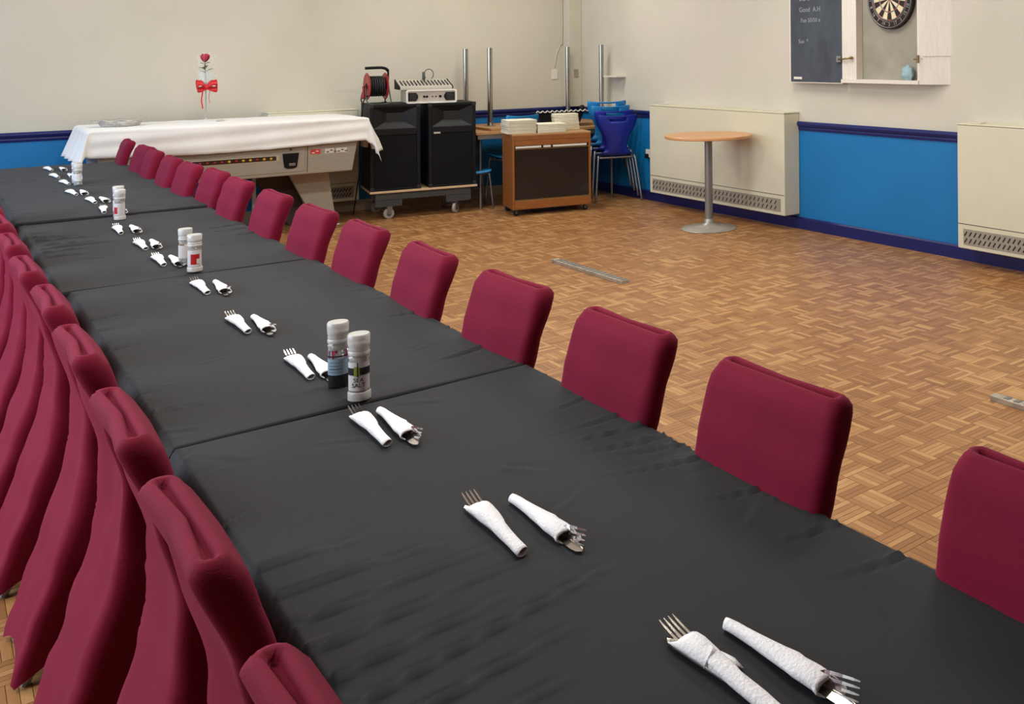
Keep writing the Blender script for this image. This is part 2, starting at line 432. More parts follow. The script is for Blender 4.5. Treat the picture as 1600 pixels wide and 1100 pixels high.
# ------------------------------------------------------------------ black trestle tables with fitted cloths
TZ = .731
JO = [-1.29, .47, 2.232, 3.994, 5.75, 7.16, 8.76]
ST = {  # wrinkle strokes per table: x0,y0,x1,y1,amp,width
 1: [(.37, 1.52, .62, 1.50, .0035, .010), (.37, 1.42, .66, 1.44, .004, .009), (.37, 1.34, .70, 1.37, .004, .010), (.37, 1.26, .62, 1.30, .005, .011), (.37, 1.19, .78, 1.27, .005, .010),
     (.37, 1.12, .66, 1.17, .005, .012), (.37, 1.04, .60, 1.08, .005, .012), (.37, .97, .58, 1.0, .004, .01), (.37, 1.62, .52, 1.60, .003, .01), (.37, .88, .6, .93, .004, .012),
     (1.10, 1.62, .93, 1.66, .004, .009), (1.10, 1.56, .96, 1.62, .004, .008), (1.10, 1.70, .95, 1.72, .004, .008), (1.10, 1.78, .92, 1.78, .003, .010), (1.10, 1.30, .98, 1.35, .003, .01), (1.1, 1.48, .9, 1.55, .003, .01), (.80, 1.70, .84, 1.62, .002, .02),
     (1.10, .98, .97, 1.02, .003, .01), (1.10, 1.12, .99, 1.15, .003, .01), (1.10, 1.92, .98, 1.90, .003, .009)],
 2: [(.37, 3.50, .48, 3.52, .003, .01), (.37, 3.35, .46, 3.34, .003, .012), (.37, 3.1, .45, 3.12, .003, .01), (1.10, 2.9, 1.0, 2.94, .003, .01), (1.10, 3.3, 1.02, 3.34, .002, .01), (1.10, 2.45, .95, 2.42, .003, .015), (.37, 2.5, .5, 2.46, .002, .01)],
 3: [(.36, 5.30, .52, 5.24, .004, .011), (.36, 5.18, .60, 5.16, .005, .012), (.36, 5.05, .58, 5.03, .005, .010), (.36, 4.95, .64, 4.97, .005, .012), (.36, 4.85, .6, 4.87, .004, .01), (.36, 4.74, .5, 4.72, .004, .012), (.36, 5.45, .44, 5.4, .003, .01),
     (1.10, 5.05, .95, 5.02, .004, .012), (1.10, 4.9, .92, 4.93, .003, .01), (1.10, 4.75, 1.0, 4.76, .004, .012)],
}
ADJ = ['nearest', 'second', 'third', 'fourth', 'fifth', 'farthest']
for k in range(6):
    y0, y1 = JO[k] + .004, JO[k + 1] - (.004 if k < 2 else .014)
    x0, x1 = (.362, 1.108) if k < 3 else ((.336, 1.108) if k == 3 else (.326, 1.105))
    tz = TZ + (0, 0, 0, -.003, .007, .004)[k]
    place = ['nearest the camera', 'second from the camera', 'third from the camera', 'fourth from the camera', 'fifth from the camera', 'at the far end by the pool table'][k]
    t = thing('trestle_table', 'narrow folding table under black cloth, ' + place, 'table', ((x0 + x1) / 2, (y0 + y1) / 2, 0), 0, 'folding tables set end to end')
    hx, hy = (x1 - x0) / 2 - .006, (y1 - y0) / 2 - .006
    bm = BM(); box(bm, -hx, hx, -hy, hy, tz - .03, tz - .006); mesh_obj('tabletop', bm, M['tabletop'], t, bevel=.003)
    for sx in (-1, 1):
        bm = BM(); box(bm, sx * (hx - .05) - .012, sx * (hx - .05) + .012, -hy + .08, hy - .08, tz - .065, tz - .031); mesh_obj('side_rail', bm, M['steel'], t)
        for sy in (-1, 1):
            bm = BM(); tube(bm, [(sx * (hx - .05), sy * (hy - .2), tz - .066), (sx * (hx - .05), sy * (hy - .12), .005)], .0125); mesh_obj('leg', bm, M['steel'], t, True, auto=.6)
    # cloth
    drop = .075; r = .008
    W, L = x1 - x0, y1 - y0
    us = np.concatenate([np.linspace(-drop, 0, 9), np.linspace(.004, .03, 6), np.linspace(.04, W - .04, 70), np.linspace(W - .03, W - .004, 6), np.linspace(W, W + drop, 9)])
    nv = 190
    vs = np.concatenate([np.linspace(-drop, 0, 6), np.linspace(.004, .02, 4), np.linspace(.026, L - .026, nv), np.linspace(L - .02, L - .004, 4), np.linspace(L, L + drop, 6)])
    U, Vv = np.meshgrid(us, vs, indexing='ij')
    X = x0 + np.clip(U, 0, W); Y = y0 + np.clip(Vv, 0, L)
    du = np.maximum(-U, 0) + np.maximum(U - W, 0); dv = np.maximum(-Vv, 0) + np.maximum(Vv - L, 0)
    dd = np.maximum(du, dv)
    Z = np.full_like(X, tz) - dd
    # rounded edge
    de = np.minimum(np.minimum(U, W - U), np.minimum(Vv, L - Vv))
    m_in = (de >= 0) & (de < r); Z[m_in] -= (r - np.sqrt(np.maximum(0, r * r - (r - de[m_in]) ** 2)))
    Z[de < 0] -= r * .8
    rs = np.random.RandomState(k + 3)
    H = np.zeros_like(X)
    strokes = list(ST.get(k, []))
    for _ in range(46):
        side = rs.rand() < .5; yy = y0 + rs.rand() * L; ln = .02 + .07 * rs.rand() ** 2
        xa = x0 if side else x1; sg = 1 if side else -1
        strokes.append((xa, yy, xa + sg * ln, yy + rs.uniform(-.03, .03), rs.uniform(.0008, .002), rs.uniform(.005, .012)))
    for _ in range(8):
        xa = x0 + rs.rand() * W; ya = y0 + rs.rand() * L; a = rs.uniform(0, 3.1)
        strokes.append((xa, ya, xa + .12 * math.cos(a), ya + .12 * math.sin(a), .0009, .02))
    for (ax, ay, bx, by, am, wd) in strokes:
        ex, ey = bx - ax, by - ay; LL = ex * ex + ey * ey
        tt = np.clip(((X - ax) * ex + (Y - ay) * ey) / LL, 0, 1)
        # slightly bowed stroke
        ds = ((X - ax - ex * tt) * -ey + (Y - ay - ey * tt) * ex) / math.sqrt(LL) + .006 * np.sin(tt * 3 + am * 900)
        dl = np.hypot(X - ax - ex * tt, Y - ay - ey * tt)
        wd = wd * .62
        g = np.exp(-(ds / (wd * .7)) ** 2) - .9 * np.exp(-((ds - wd * 1.0) / (wd * .6)) ** 2)
        H += 2.6 * am * g * (1 - tt) ** .6 * (tt > 0) * np.exp(-np.maximum(dl - 3 * wd, 0) / wd)
    H += .0012 * np.sin(X * 9 + k) * np.sin(Y * 4.3 + k * 2)
    # never sink below the board
    Z += np.where(dd == 0, np.maximum(H + .002, -.004), 0)
    # gathers of the elastic hem on the long sides
    ph = rs.rand() * 6; side_in = (du > 0)
    gath = (np.sin(Y * 300 + ph + 2 * np.sin(Y * 37)) * .5 + np.sin(Y * 190 + ph) * .5 + .4 * np.sin(Y * 470))
    amp = np.clip(du / drop, 0, 1) ** 1.2 * .0055
    sg = np.where(U < 0, -1, 1)
    X = X + np.where(side_in, sg * (.003 + amp * (1 + gath)) + sg * .004 * np.sin(np.clip(du / drop, 0, 1) * PI), 0)
    Z = Z + np.where(side_in, .010 * (du / drop) ** 2 * np.sin(Y * 2.4 + k * 1.7) + .003 * (du / drop) ** 2 * gath, 0)
    bm = BM()
    G = [[bm.verts.new((X[i, j], Y[i, j], Z[i, j])) for j in range(X.shape[1])] for i in range(X.shape[0])]
    for i in range(X.shape[0] - 1):
        for j in range(X.shape[1] - 1):
            bm.faces.new((G[i][j], G[i + 1][j], G[i + 1][j + 1], G[i][j + 1]))
    o = mesh_obj('tablecloth', bm, M['cloth'], None, True)
    tag(o, 'black elasticated stretch cloth on the table ' + place, 'tablecloth', 'black cloths on the long table')

# ------------------------------------------------------------------ covered banquet chairs
def interp(x, pts):
    for (a, fa), (b, fb) in zip(pts, pts[1:]):
        if x <= b: 
            t = (x - a) / (b - a); t = t * t * (3 - 2 * t) * .5 + t * .5
            return fa + (fb - fa) * t
    return pts[-1][1]
def cover_mesh(seed):
    N = 72
    XRp = [(0, -.062), (.12, -.028), (.25, .018), (.42, .070), (.5, .082), (.62, .088), (.76, .052), (.90, .0)]
    rows = []   # z, xr, xf, hw
    HW = [(0, .152), (.15, .156), (.3, .160), (.44, .162), (.52, .158), (.62, .166), (.74, .177), (.83, .181), (.88, .175), (.90, .166)]
    XF0 = [(0, .485), (.2, .475), (.4, .47), (.45, .46)]
    for z in np.linspace(0, .44, 16): rows.append((z, interp(z, XRp), interp(z, XF0), interp(z, HW), .022))
    for z, xf in ((.452, .452), (.459, .43), (.463, .38), (.465, .32), (.468, .26), (.474, .225), (.486, .19), (.505, .168), (.53, .155)):
        rows.append((z, interp(z, XRp), xf, interp(z, HW), .024))
    XFb = [(.53, .155), (.62, .140), (.76, .101), (.85, .075), (.90, .058)]
    for z in np.linspace(.56, .872, 14): rows.append((z, interp(z, XRp), interp(z, XFb), interp(z, HW), .020))
    for z, ins in ((.884, .002), (.893, .006), (.899, .011), (.900, .016), (.898, .020), (.892, .0235), (.887, .0255)):
        rows.append((z, interp(.89, XRp) + ins, interp(.89, XFb) - ins, .174 - ins * 1.2, .02))
    rings = []
    for (z, xr, xf, hw, rad) in rows:
        rad = min(rad, (xf - xr) / 2 - .0005, hw - .001)
        base = rrect(xr, xf, -hw, hw, rad, 5)
        # resample evenly
        P = base + [base[0]]; seg = [math.dist(P[i], P[i + 1]) for i in range(len(P) - 1)]; tot = sum(seg)
        ring = []; cum = 0; si = 0
        # start at the middle of the +x side for stable alignment
        off = 0
        for k in range(N):
            d = (k / N) * tot
            while cum + seg[si] < d and si < len(seg) - 1: cum += seg[si]; si += 1
            t = (d - cum) / max(seg[si], 1e-9)
            ring.append([P[si][0] + (P[si + 1][0] - P[si][0]) * t, P[si][1] + (P[si + 1][1] - P[si][1]) * t, z])
        rings.append((ring, xr, xf, hw))
    out = []
    for ring, xr, xf, hw in rings:
        q = []
        for x, y, z in ring:
            # where along each side (0 corner .. 1 middle)
            fx = 1 - abs((x - (xr + xf) / 2) / ((xf - xr) / 2)); fy = 1 - abs(y / hw)
            onside = abs(y) > hw * .9; onend = not onside
            mid = (math.sin(PI / 2 * min(1, fx * 1.0)) if onside else math.sin(PI / 2 * min(1, fy * 1.0)))
            if z < .3:
                low = (1 - z / .3)
                z2 = z + (.09 if onside else .05) * mid * low
                pull = .028 * mid * low ** .7
            else: z2 = z; pull = 0
            if .3 <= z < .5 : pull += .0
            if onside: y -= math.copysign(pull, y)
            elif x > (xr + xf) / 2: x -= pull
            else: x += pull * .8
            # fabric swell on the backrest front, soft stretch folds
            if z > .5 and z < .885 and x > (xr + xf) / 2: x += .006 * fy ** .5
            if z > .5 and x < (xr + xf) / 2 and onend: x += .010 * fy
            if z < .8:
                nn = noise.noise(Vector((x * 5 + seed * 9, y * 9 + seed, z * 2.2)))
                f2 = math.sin((y * 34 + x * 30) + seed * 4 + z * 5) * .0010
                s = .005 * nn + f2
                if onside: y += math.copysign(s, y)
                elif x > (xr + xf) / 2: x += s * .5
                else: x -= s
            q.append((x, y, z2 + .004))
        out.append(q)
    bm = BM(); V_ = [[bm.verts.new(p) for p in r] for r in out]
    for A, B in zip(V_, V_[1:]):
        for k in range(N): bm.faces.new((A[k], A[(k + 1) % N], B[(k + 1) % N], B[k]))
    bm.faces.new(V_[-1])
    return bm
def make_chair(seed, label):
    t = thing('banquet_chair', label, 'chair')
    o = mesh_obj('stretch_cover', cover_mesh(seed), M['cover'], t, True)
    for sx, sy in ((0, -1), (0, 1), (1, -1), (1, 1)):
        bm = BM()
        if sx == 0: tube(bm, [(.15, sy * .12, .43), (.09, sy * .125, .25), (-.03, sy * .125, .0)], .009, 8)
        else: tube(bm, [(.42, sy * .12, .43), (.445, sy * .13, .0)], .009, 8)
        mesh_obj('leg', bm, M['greymetal'], t, True, auto=.7)
    bm = BM(); box(bm, .13, .44, -.14, .14, .41, .448); mesh_obj('seat', bm, M['dark'], t, bevel=.01)
    return t
ORD = ['nearest', 'second', 'third', 'fourth', 'fifth', 'sixth', 'seventh', 'eighth', 'ninth', 'tenth', 'eleventh', 'twelfth', 'thirteenth', 'fourteenth', 'farthest']
protos = [make_chair(s, '') for s in range(3)]
used = [False] * 3
def put_chair(i, x, y, rz, label, group):
    p = protos[i % 3]
    if not used[i % 3]:
        used[i % 3] = True; p.location = (x, y, 0); p.rotation_euler = (0, 0, rz); p['label'] = label; p['group'] = group; return p
    return dup(p, (x, y, 0), rz, label, group)
YR = [.73, 1.33, 1.855, 2.41, 2.975, 3.56, 4.10, 4.70, 5.34, 5.88, 6.35, 6.86, 7.46, 7.86, 8.55]
for i, y in enumerate(YR):
    x = 1.198 + (-.03 if i > 9 else 0) + R.uniform(-.006, .006)
    if i == 12: lab = 'maroon covered chair right of the long table, third from its far end'
    elif i == 13: lab = 'maroon covered chair right of the long table, last but one at its far end'
    elif i == 14: lab = 'maroon covered chair right of the long table, the one at its far end'
    elif i == 0: lab = 'maroon covered chair right of the table, cut off by the right photo edge'
    else: lab = 'maroon covered chair right of the long table, %s from the camera' % ORD[i]
    put_chair(i, x, y + .008, PI + R.uniform(-.05, .05) + (-.03 if i == 1 else 0), lab, 'covered chairs along the right side of the table')
YL = [.93, 1.475, 1.985, 2.56, 3.09, 3.62, 4.15, 4.70, 5.25, 5.8]
for i, y in enumerate(YL):
    lab = ('maroon covered chair left of the table, only its top showing at the bottom edge' if i == 0 else
           'maroon covered chair left of the long table, %s from the camera' % ORD[i])
    put_chair(i + 1, .224 - .004 * i - (.01 if i > 4 else 0), y, R.uniform(-.03, .03), lab, 'covered chairs along the left side of the table')

# ------------------------------------------------------------------ cutlery rolls
def fork_bm(roll=0):
    bm = BM()
    # handle / neck / palm outline swept along x, thin
    secs = [(.044, .0035, .002)] if roll else [(-.0 , .0045, .0010), (.015, .004, .0015), (.03, .0035, .002)]
    secs += [(.052, .0035, .0015), (.060, .009, .000), (.068, .0118, -.0005), (.078, .0122, .0005)]
    rings = []
    for x, hw, z in secs:
        rings.append([(x, -hw, z), (x, hw, z), (x, hw, z + .0015), (x, -hw, z + .0015)])
    loft(bm, rings)
    for k in range(4):
        y = -.0102 + k * .0068
        rr = []
        for x, hw, z in ((.076, .0021, .0005), (.095, .0017, .003), (.112, .0014, .0065), (.122, .0006, .009)):
            yy = y * (1 + (x - .076) * .3); rr.append([(x, yy - hw, z), (x, yy + hw, z), (x, yy + hw, z + .0016), (x, yy - hw, z + .0016)])
        loft(bm, rr)
    bm.transform(Matrix.Translation((0, 0, .008)) @ Matrix.Rotation(roll, 4, 'X'))
    return bm
def knife_bm():
    bm = BM(); poly = [(-.05, -.004), (-.02, -.005), (.03, -.007), (.085, -.008), (.100, -.006), (.108, 0), (.100, .006), (.085, .0075), (.03, .006), (-.02, .004), (-.05, .004)]
    prism(bm, poly, .003, .0048); return bm
def napkin_bm(seed, flap):
    bm = BM(); n = 28; rings = []; rs = random.Random(seed)
    xs = [-.112 + .197 * i / 22 for i in range(23)]
    for x in xs:
        t = (x + .112) / .197
        hw = .0078 + .0075 * min(1, t * 1.3) + .0015 * math.sin(t * 7 + seed) + (.0016 * max(0, t - .8) * 5)
        hz = .0062 + .0032 * min(1, t * 1.2) - .003 * max(0, t - .85) * 6
        ring = []
        for k in range(n):
            a = 2 * PI * k / n
            s = 1 + .06 * noise.noise(Vector((x * 40, math.cos(a) * 1.5, math.sin(a) * 1.5 + seed)))
            seam = .0016 * (1 if math.sin(a - x * 22) > .3 else 0)       # spiral overlap
            xx = x
            if x == xs[-1]: xx += .016 * math.cos(a + .9) - .006
            if x == xs[0]: xx -= .004 * math.cos(a)
            ring.append((xx, (hw * s + seam) * math.cos(a), hz + .0005 + (hz * s + seam * .6) * math.sin(a)))
        rings.append(ring)
    V_ = [[bm.verts.new(p) for p in r] for r in rings]
    for A, B in zip(V_, V_[1:]):
        for k in range(n): bm.faces.new((A[k], A[(k + 1) % n], B[(k + 1) % n], B[k]))
    if flap:   # loose corner of the serviette folded back
        a = [bm.verts.new(p) for p in ((-.005, -.016, .008), (.025, -.018, .010), (.012, -.030, .002), (-.012, -.026, .0015))]
        bm.faces.new(a)
        b = [bm.verts.new(p) for p in ((.012, .018, .010), (.018, 0, .0245), (.045, -.014, .014), (.022, -.018, .008))]
        bm.faces.new(b)
    return bm
def make_roll(seed, fork_roll, flap=False):
    t = thing('cutlery_roll', '', 'cutlery')
    o = mesh_obj('napkin', napkin_bm(seed, flap), M['napkin'], t, True)
    sd = o.modifiers.new('solid', 'SOLIDIFY'); sd.thickness = .0014; sd.offset = -1
    fb = fork_bm(fork_roll)
    if fork_roll: fb.transform(Matrix.Translation((.070, .002, .002)) @ Matrix.Rotation(.24, 4, 'Z') @ Matrix.Rotation(-.10, 4, 'Y') @ Matrix.Translation((-.070, 0, 0)))
    f = mesh_obj('fork', fb, M['cutlery'], t, False)
    k = mesh_obj('knife', knife_bm(), M['cutlery'], t); k.location = (.020, -.004, 0) if fork_roll else (-.006, .007, 0); k.rotation_euler = (.15, 0, 0 if fork_roll else .05)
    return t
Lr = [(.716, .932, 89.5), (.674, 1.475, 86.6), (.670, 2.045, 87.8), (.679, 2.575, 87.5), (.662, 3.11, 89.8), (.678, 3.70, 89.4), (.659, 4.32, 88.6), (.66, 4.73, 90), (.645, 5.22, 88), (.669, 5.90, 85), (.667, 6.33, 92), (.626, 6.78, 95), (.650, 7.39, 95), (.639, 7.86, 95), (.649, 8.39, 95)]
Rr = [(.784, .893, -87), (.738, 1.433, -89), (.714, 2.018, -91), (.714, 2.525, -93), (.708, 3.05, -91), (.725, 3.64, -92), (.701, 4.255, -90), (.702, 4.70, -92), (.70, 5.18, -90), (.73, 5.80, -90), (.718, 6.30, -88), (.673, 6.73, -90), (.707, 7.32, -92), (.718, 7.80, -88), (.719, 8.31, -88)]
roll_p = {('L', True): make_roll(1, 0, True), ('L', False): make_roll(2, 0), ('R', False): make_roll(3, 1.15)}
used_r = set()
CL = ['at the bottom edge of the photo', 'second from the camera', 'in front of the sea salt grinder', 'fourth from the camera', 'fifth from the camera', 'just before the red-labelled grinder', 'just beyond the red-labelled grinder',
      'eighth from the camera', 'ninth from the camera', 'tenth from the camera', 'eleventh from the camera', 'twelfth from the camera', 'thirteenth from the camera', 'last but one at the far end', 'last at the far end']
for side, lst in (('L', Lr), ('R', Rr)):
    for i, (x, y, a) in enumerate(lst):
        key = (side, side == 'L' and i == 0)
        lab = 'white napkin cutlery roll, %s row of the pairs, %s' % ('left' if side == 'L' else 'right', CL[i])
        z = TZ + .0035 + (0, 0, 0, -.003, .007, .004)[sum(y > j for j in JO) - 1]
        grp = 'napkin cutlery rolls in the %s row' % ('left' if side == 'L' else 'right')
        if key not in used_r:
            used_r.add(key); o = roll_p[key]; o.location = (x + .008, y + .012, z); o.rotation_euler = (0, 0, math.radians(a)); o['label'] = lab; o['group'] = grp
        else: dup(roll_p[key], (x + .008, y + .012, z), math.radians(a), lab, grp)

# ------------------------------------------------------------------ grinders
def grinder(loc, label, kind, hgt=.145, rz=0):
    t = thing('grinder', label, 'grinder', loc, rz, 'salt and pepper grinders on the long table')
    s = hgt / .145; r = .0215
    inv = kind in ('sea', 'red', 'far')
    bm = BM(); lathe(bm, [(r, 0), (r + .0005, .012 * s), (r - .001, .09 * s), (r + .001, .094 * s), (r - .003, .1 * s), (r - .003, .104 * s)], 28); mesh_obj('jar', bm, M['glass'], t, True, auto=.7)
    bm = BM(); lathe(bm, [(r - .003, .002), (r - .0025, .02 * s), (r - .003, (.03 if kind in ('pepper', 'pale') else .082) * s)], 24); mesh_obj('contents', bm, M['pepper'] if kind == 'pepper' else M['salt'], t, True, auto=.7)
    bm = BM(); prof = [(r + .001, .1 * s), (r + .0015, .106 * s), (r - .0006, .109 * s), (r + .001, .112 * s), (r - .0006, .116 * s), (r + .001, .119 * s), (r + .0015, .124 * s), (r + .002, .142 * s), (r, .145 * s)]
    lathe(bm, prof, 28); mesh_obj('cap', bm, M['frost'], t, True, auto=.9)
    bm = BM(); lathe(bm, [(r - .0042, .084 * s), (r - .004, .099 * s), (r - .006, .108 * s), (r - .006, .125 * s)], 20); mesh_obj('mill_head', bm, M['sticker_w'], t, True, auto=.7)
    if inv:
        bm = BM(); lathe(bm, [(r, .0003), (r + .0028, .002), (r + .0028, .017 * s), (r + .0006, .020 * s), (r + .0003, .0203 * s)], 28); mesh_obj('base_ring', bm, M['frost'], t, True, auto=.8)
    def band(name, z0, z1, m, a0=-1.35, a1=1.35, dr=.0006):
        bm = BM(); n = 20; rings = [[], []]
        for j in range(n + 1):
            a = a0 + (a1 - a0) * j / n
            for q, zz in ((0, z0), (1, z1)): rings[q].append(((r + dr) * math.sin(a), -(r + dr) * math.cos(a), zz * s))
        A = [[bm.verts.new(p) for p in q] for q in rings]
        for j in range(n): bm.faces.new((A[0][j], A[0][j + 1], A[1][j + 1], A[1][j]))
        o = mesh_obj(name, bm, m, t, True); return o
    if kind == 'sea':
        lb = band('label', .024, .086, M['label_w'], dr=.0006); lb['label'] = 'white label with a black band'
        band('label_band', .058, .074, M['label_k'], dr=.0010)
        band('label_emblem', .056, .077, M['label_g'], -.42, .12, dr=.0013); band('emblem_stem', .054, .086, M['label_k'], -.12, -.02, dr=.0016)
        text('SEA\nSALT', .0135, M['label_k'], 'label_text', t, Matrix.Translation((0, 0, .0415 * s)), .0001, bend=r + .0012)
    elif kind == 'pepper':
        band('label', .03, .066, M['label_b']); band('label_band', .07, .073, M['label_k'], dr=.001)
        for q in range(4): band('label_line', .036 + q * .007, .0372 + q * .007, M['label_k'] if q == 1 else M['greymetal'], -.9, .5, dr=.001)
    elif kind == 'red':
        band('label', .022, .085, M['label_w']); band('label_band', .03, .07, M['label_r'], -.5, .8, dr=.001)
        band('label_emblem', .032, .052, M['sticker_w'], .35, .8, dr=.0014)
    elif kind == 'far':
        band('label', .022, .08, M['label_w']); band('label_band', .03, .062, M['label_r'], -1.3, -.2, dr=.001)
    else: band('label', .03, .08, M['label_w'])
    return t
zt = TZ + .003
FACE = math.radians(-22)
grinder((.722, 2.262, zt), 'sea salt grinder, white label with black band, nearest the camera', 'sea', .147, FACE)
grinder((.715, 2.385, zt), 'pepper grinder with pale blue label behind the sea salt grinder', 'pepper', .150, FACE)
grinder((.727, 4.03, zt), 'grinder with a red patch on its white label', 'red', .133, FACE + .1)
grinder((.728, 4.20, zt - .003), 'pale unlabelled-looking grinder standing behind the red-labelled one', 'pale', .135, FACE)
grinder((.705, 5.60, zt - .003), 'third grinder group, front one with a red print at its left side', 'far', .144, FACE)
grinder((.712, 5.70, zt - .003), 'grinder half hidden behind the red-printed one, third group', 'pale', .15, FACE)
grinder((.706, 7.25, zt + .004), 'farthest grinder on the long table, white capped', 'pale', .127, FACE)
grinder((.708, 7.36, zt + .004), 'grinder hidden behind the farthest white capped one', 'pale', .13, FACE)

# ------------------------------------------------------------------ pool table and its cloth
PX0, PX1, PY0, PY1, PZ = .95, 2.90, 8.88, 9.66, .962
pt = thing('pool_table', 'grey coin-operated pool table under a white cloth at the back wall', 'table', ((PX0 + PX1) / 2, (PY0 + PY1) / 2, 0))
def rel(x, y, z=0): return (x - (PX0 + PX1) / 2, y - (PY0 + PY1) / 2, z)
ox, oy = (PX0 + PX1) / 2, (PY0 + PY1) / 2
bm = BM(); F0, F1, ZB = PX0 + .03, PX1 - .03, .50
hexa(bm, [rel(F0 + .02, PY0 + .06, ZB), rel(F1 - .06, PY0 + .06, ZB), rel(F1 - .06, PY1 - .04, ZB), rel(F0 + .02, PY1 - .04, ZB),
          rel(F0, PY0 + .02, PZ - .06), rel(F1, PY0 + .02, PZ - .06), rel(F1, PY1 - .02, PZ - .06), rel(F0, PY1 - .02, PZ - .06)])
mesh_obj('cabinet', bm, M['pool'], pt, bevel=.008)
bm = BM(); box(bm, PX0 - ox, PX1 - ox, PY0 - oy, PY1 - oy, PZ - .059, PZ - .008); mesh_obj('top_rail', bm, M['pooldark'], pt, bevel=.01)
def front(x, z):  # y of sloped front face
    return PY0 + .02 + (PZ - .06 - z) / (PZ - .06 - ZB) * .04
def fbox(name, x0, x1, z0, z1, m, d=.004, bev=.002, inset=0):
    bm = BM(); ya, yb = front(0, z0), front(0, z1)
    hexa(bm, [rel(x0, ya - d, z0), rel(x1, ya - d, z0), rel(x1, ya + .002, z0), rel(x0, ya + .002, z0), rel(x0, yb - d, z1), rel(x1, yb - d, z1), rel(x1, yb + .002, z1), rel(x0, yb + .002, z1)])
    return mesh_obj(name, bm, m, pt, bevel=bev)
fbox('ball_panel', 1.50, 2.42, .53, .80, M['pool'], .006)
fbox('ball_window_frame', 1.47, 2.22, .632, .678, mat('window_trim', (200, 184, 150), .4), .009)
fbox('ball_window', 1.50, 2.20, .637, .674, M['brown'], .0105)
for k in range(13):
    x = 2.16 - k * .051; bm = BM(); bmesh.ops.create_icosphere(bm, subdivisions=2, radius=.0125, matrix=Matrix.Translation(rel(x, front(0, .655) - .006, .655)))
    mesh_obj('pool_ball', bm, M['yellow'] if k % 3 != 2 and k < 7 else M['redball'], pt, True)
bm = BM()
cz = [(2.245, .69), (2.372, .69), (2.358, .572), (2.335, .56), (2.285, .56), (2.262, .572)]
V_ = [bm.verts.new(rel(x, front(0, z) - .016, z)) for x, z in cz]; W_ = [bm.verts.new(rel(x, front(0, z) + .001, z)) for x, z in cz]
for k in range(6): bm.faces.new((V_[k], V_[(k + 1) % 6], W_[(k + 1) % 6], W_[k]))
bm.faces.new(V_); bm.faces.new(W_)
cm = mesh_obj('coin_mechanism', bm, M['black'], pt, bevel=.003)
bm = BM(); ym = front(0, .6) - .021; box(bm, *[v - ox for v in (2.295, 2.345)], ym - oy, ym + .006 - oy, .583, .606); mesh_obj('coin_slide', bm, M['steel'], cm, bevel=.002)
for x, z in ((2.31, .722), (1.54, .742)):
    bm = BM(); bmesh.ops.create_cone(bm, cap_ends=True, segments=14, radius1=.011, radius2=.009, depth=.012, matrix=Matrix.Translation(rel(x, front(0, z) - .005, z)) @ Matrix.Rotation(PI / 2, 4, 'X'))
    mesh_obj('lock', bm, M['iron'], pt, True, auto=.6)
for x0, x1, m, tx in ((2.465, 2.545, M['sticker_r'], 0), (2.58, 2.655, M['sticker_w'], 0), (2.67, 2.76, M['sticker_w'], 0)):
    fbox('sticker', x0, x1, .668, .708, m, .0015, 0)
    for q in range(3 if m == M['sticker_w'] else 2): fbox('sticker_print', x0 + .012 + q * .03, x0 + .034 + q * .03, .675 + .012 * (q % 2), .684 + .012 * (q % 2), M['pooldark'] if m == M['sticker_w'] else M['sticker_w'], .0022, 0)
fbox('panel_seam', 2.44, 2.444, .52, .79, M['dark'], .0015, 0)
def slab(name, top, bot, y0, y1, m):
    bm = BM()   # leg panel: x range at the top and at the floor
    hexa(bm, [rel(bot[0], y0, 0), rel(bot[1], y0, 0), rel(bot[1], y1, 0), rel(bot[0], y1, 0), rel(top[0], y0, ZB), rel(top[1], y0, ZB), rel(top[1], y1, ZB), rel(top[0], y1, ZB)])
    return mesh_obj(name, bm, m, pt, bevel=.004)
l1 = slab('leg', (2.36, 2.69), (2.60, 2.76), 9.22, 9.26, M['pool'])
slab('leg', (1.15, 1.48), (1.10, 1.26), 9.22, 9.26, M['pool'])
shade_slab = slab('leg', (2.10, 2.42), (2.42, 2.60), 9.40, 9.50, M['pooldark']); shade_slab['label'] = 'dark brown slab for the shadow under the table'  # dark slab stands in for the shaded underside of the table
for x in (2.12, 2.66):
    bm = BM(); box(bm, x - ox - .014, x - ox + .014, 9.3 - oy, 9.328 - oy, 0, ZB); mesh_obj('support_post', bm, M['tabletop'], pt)
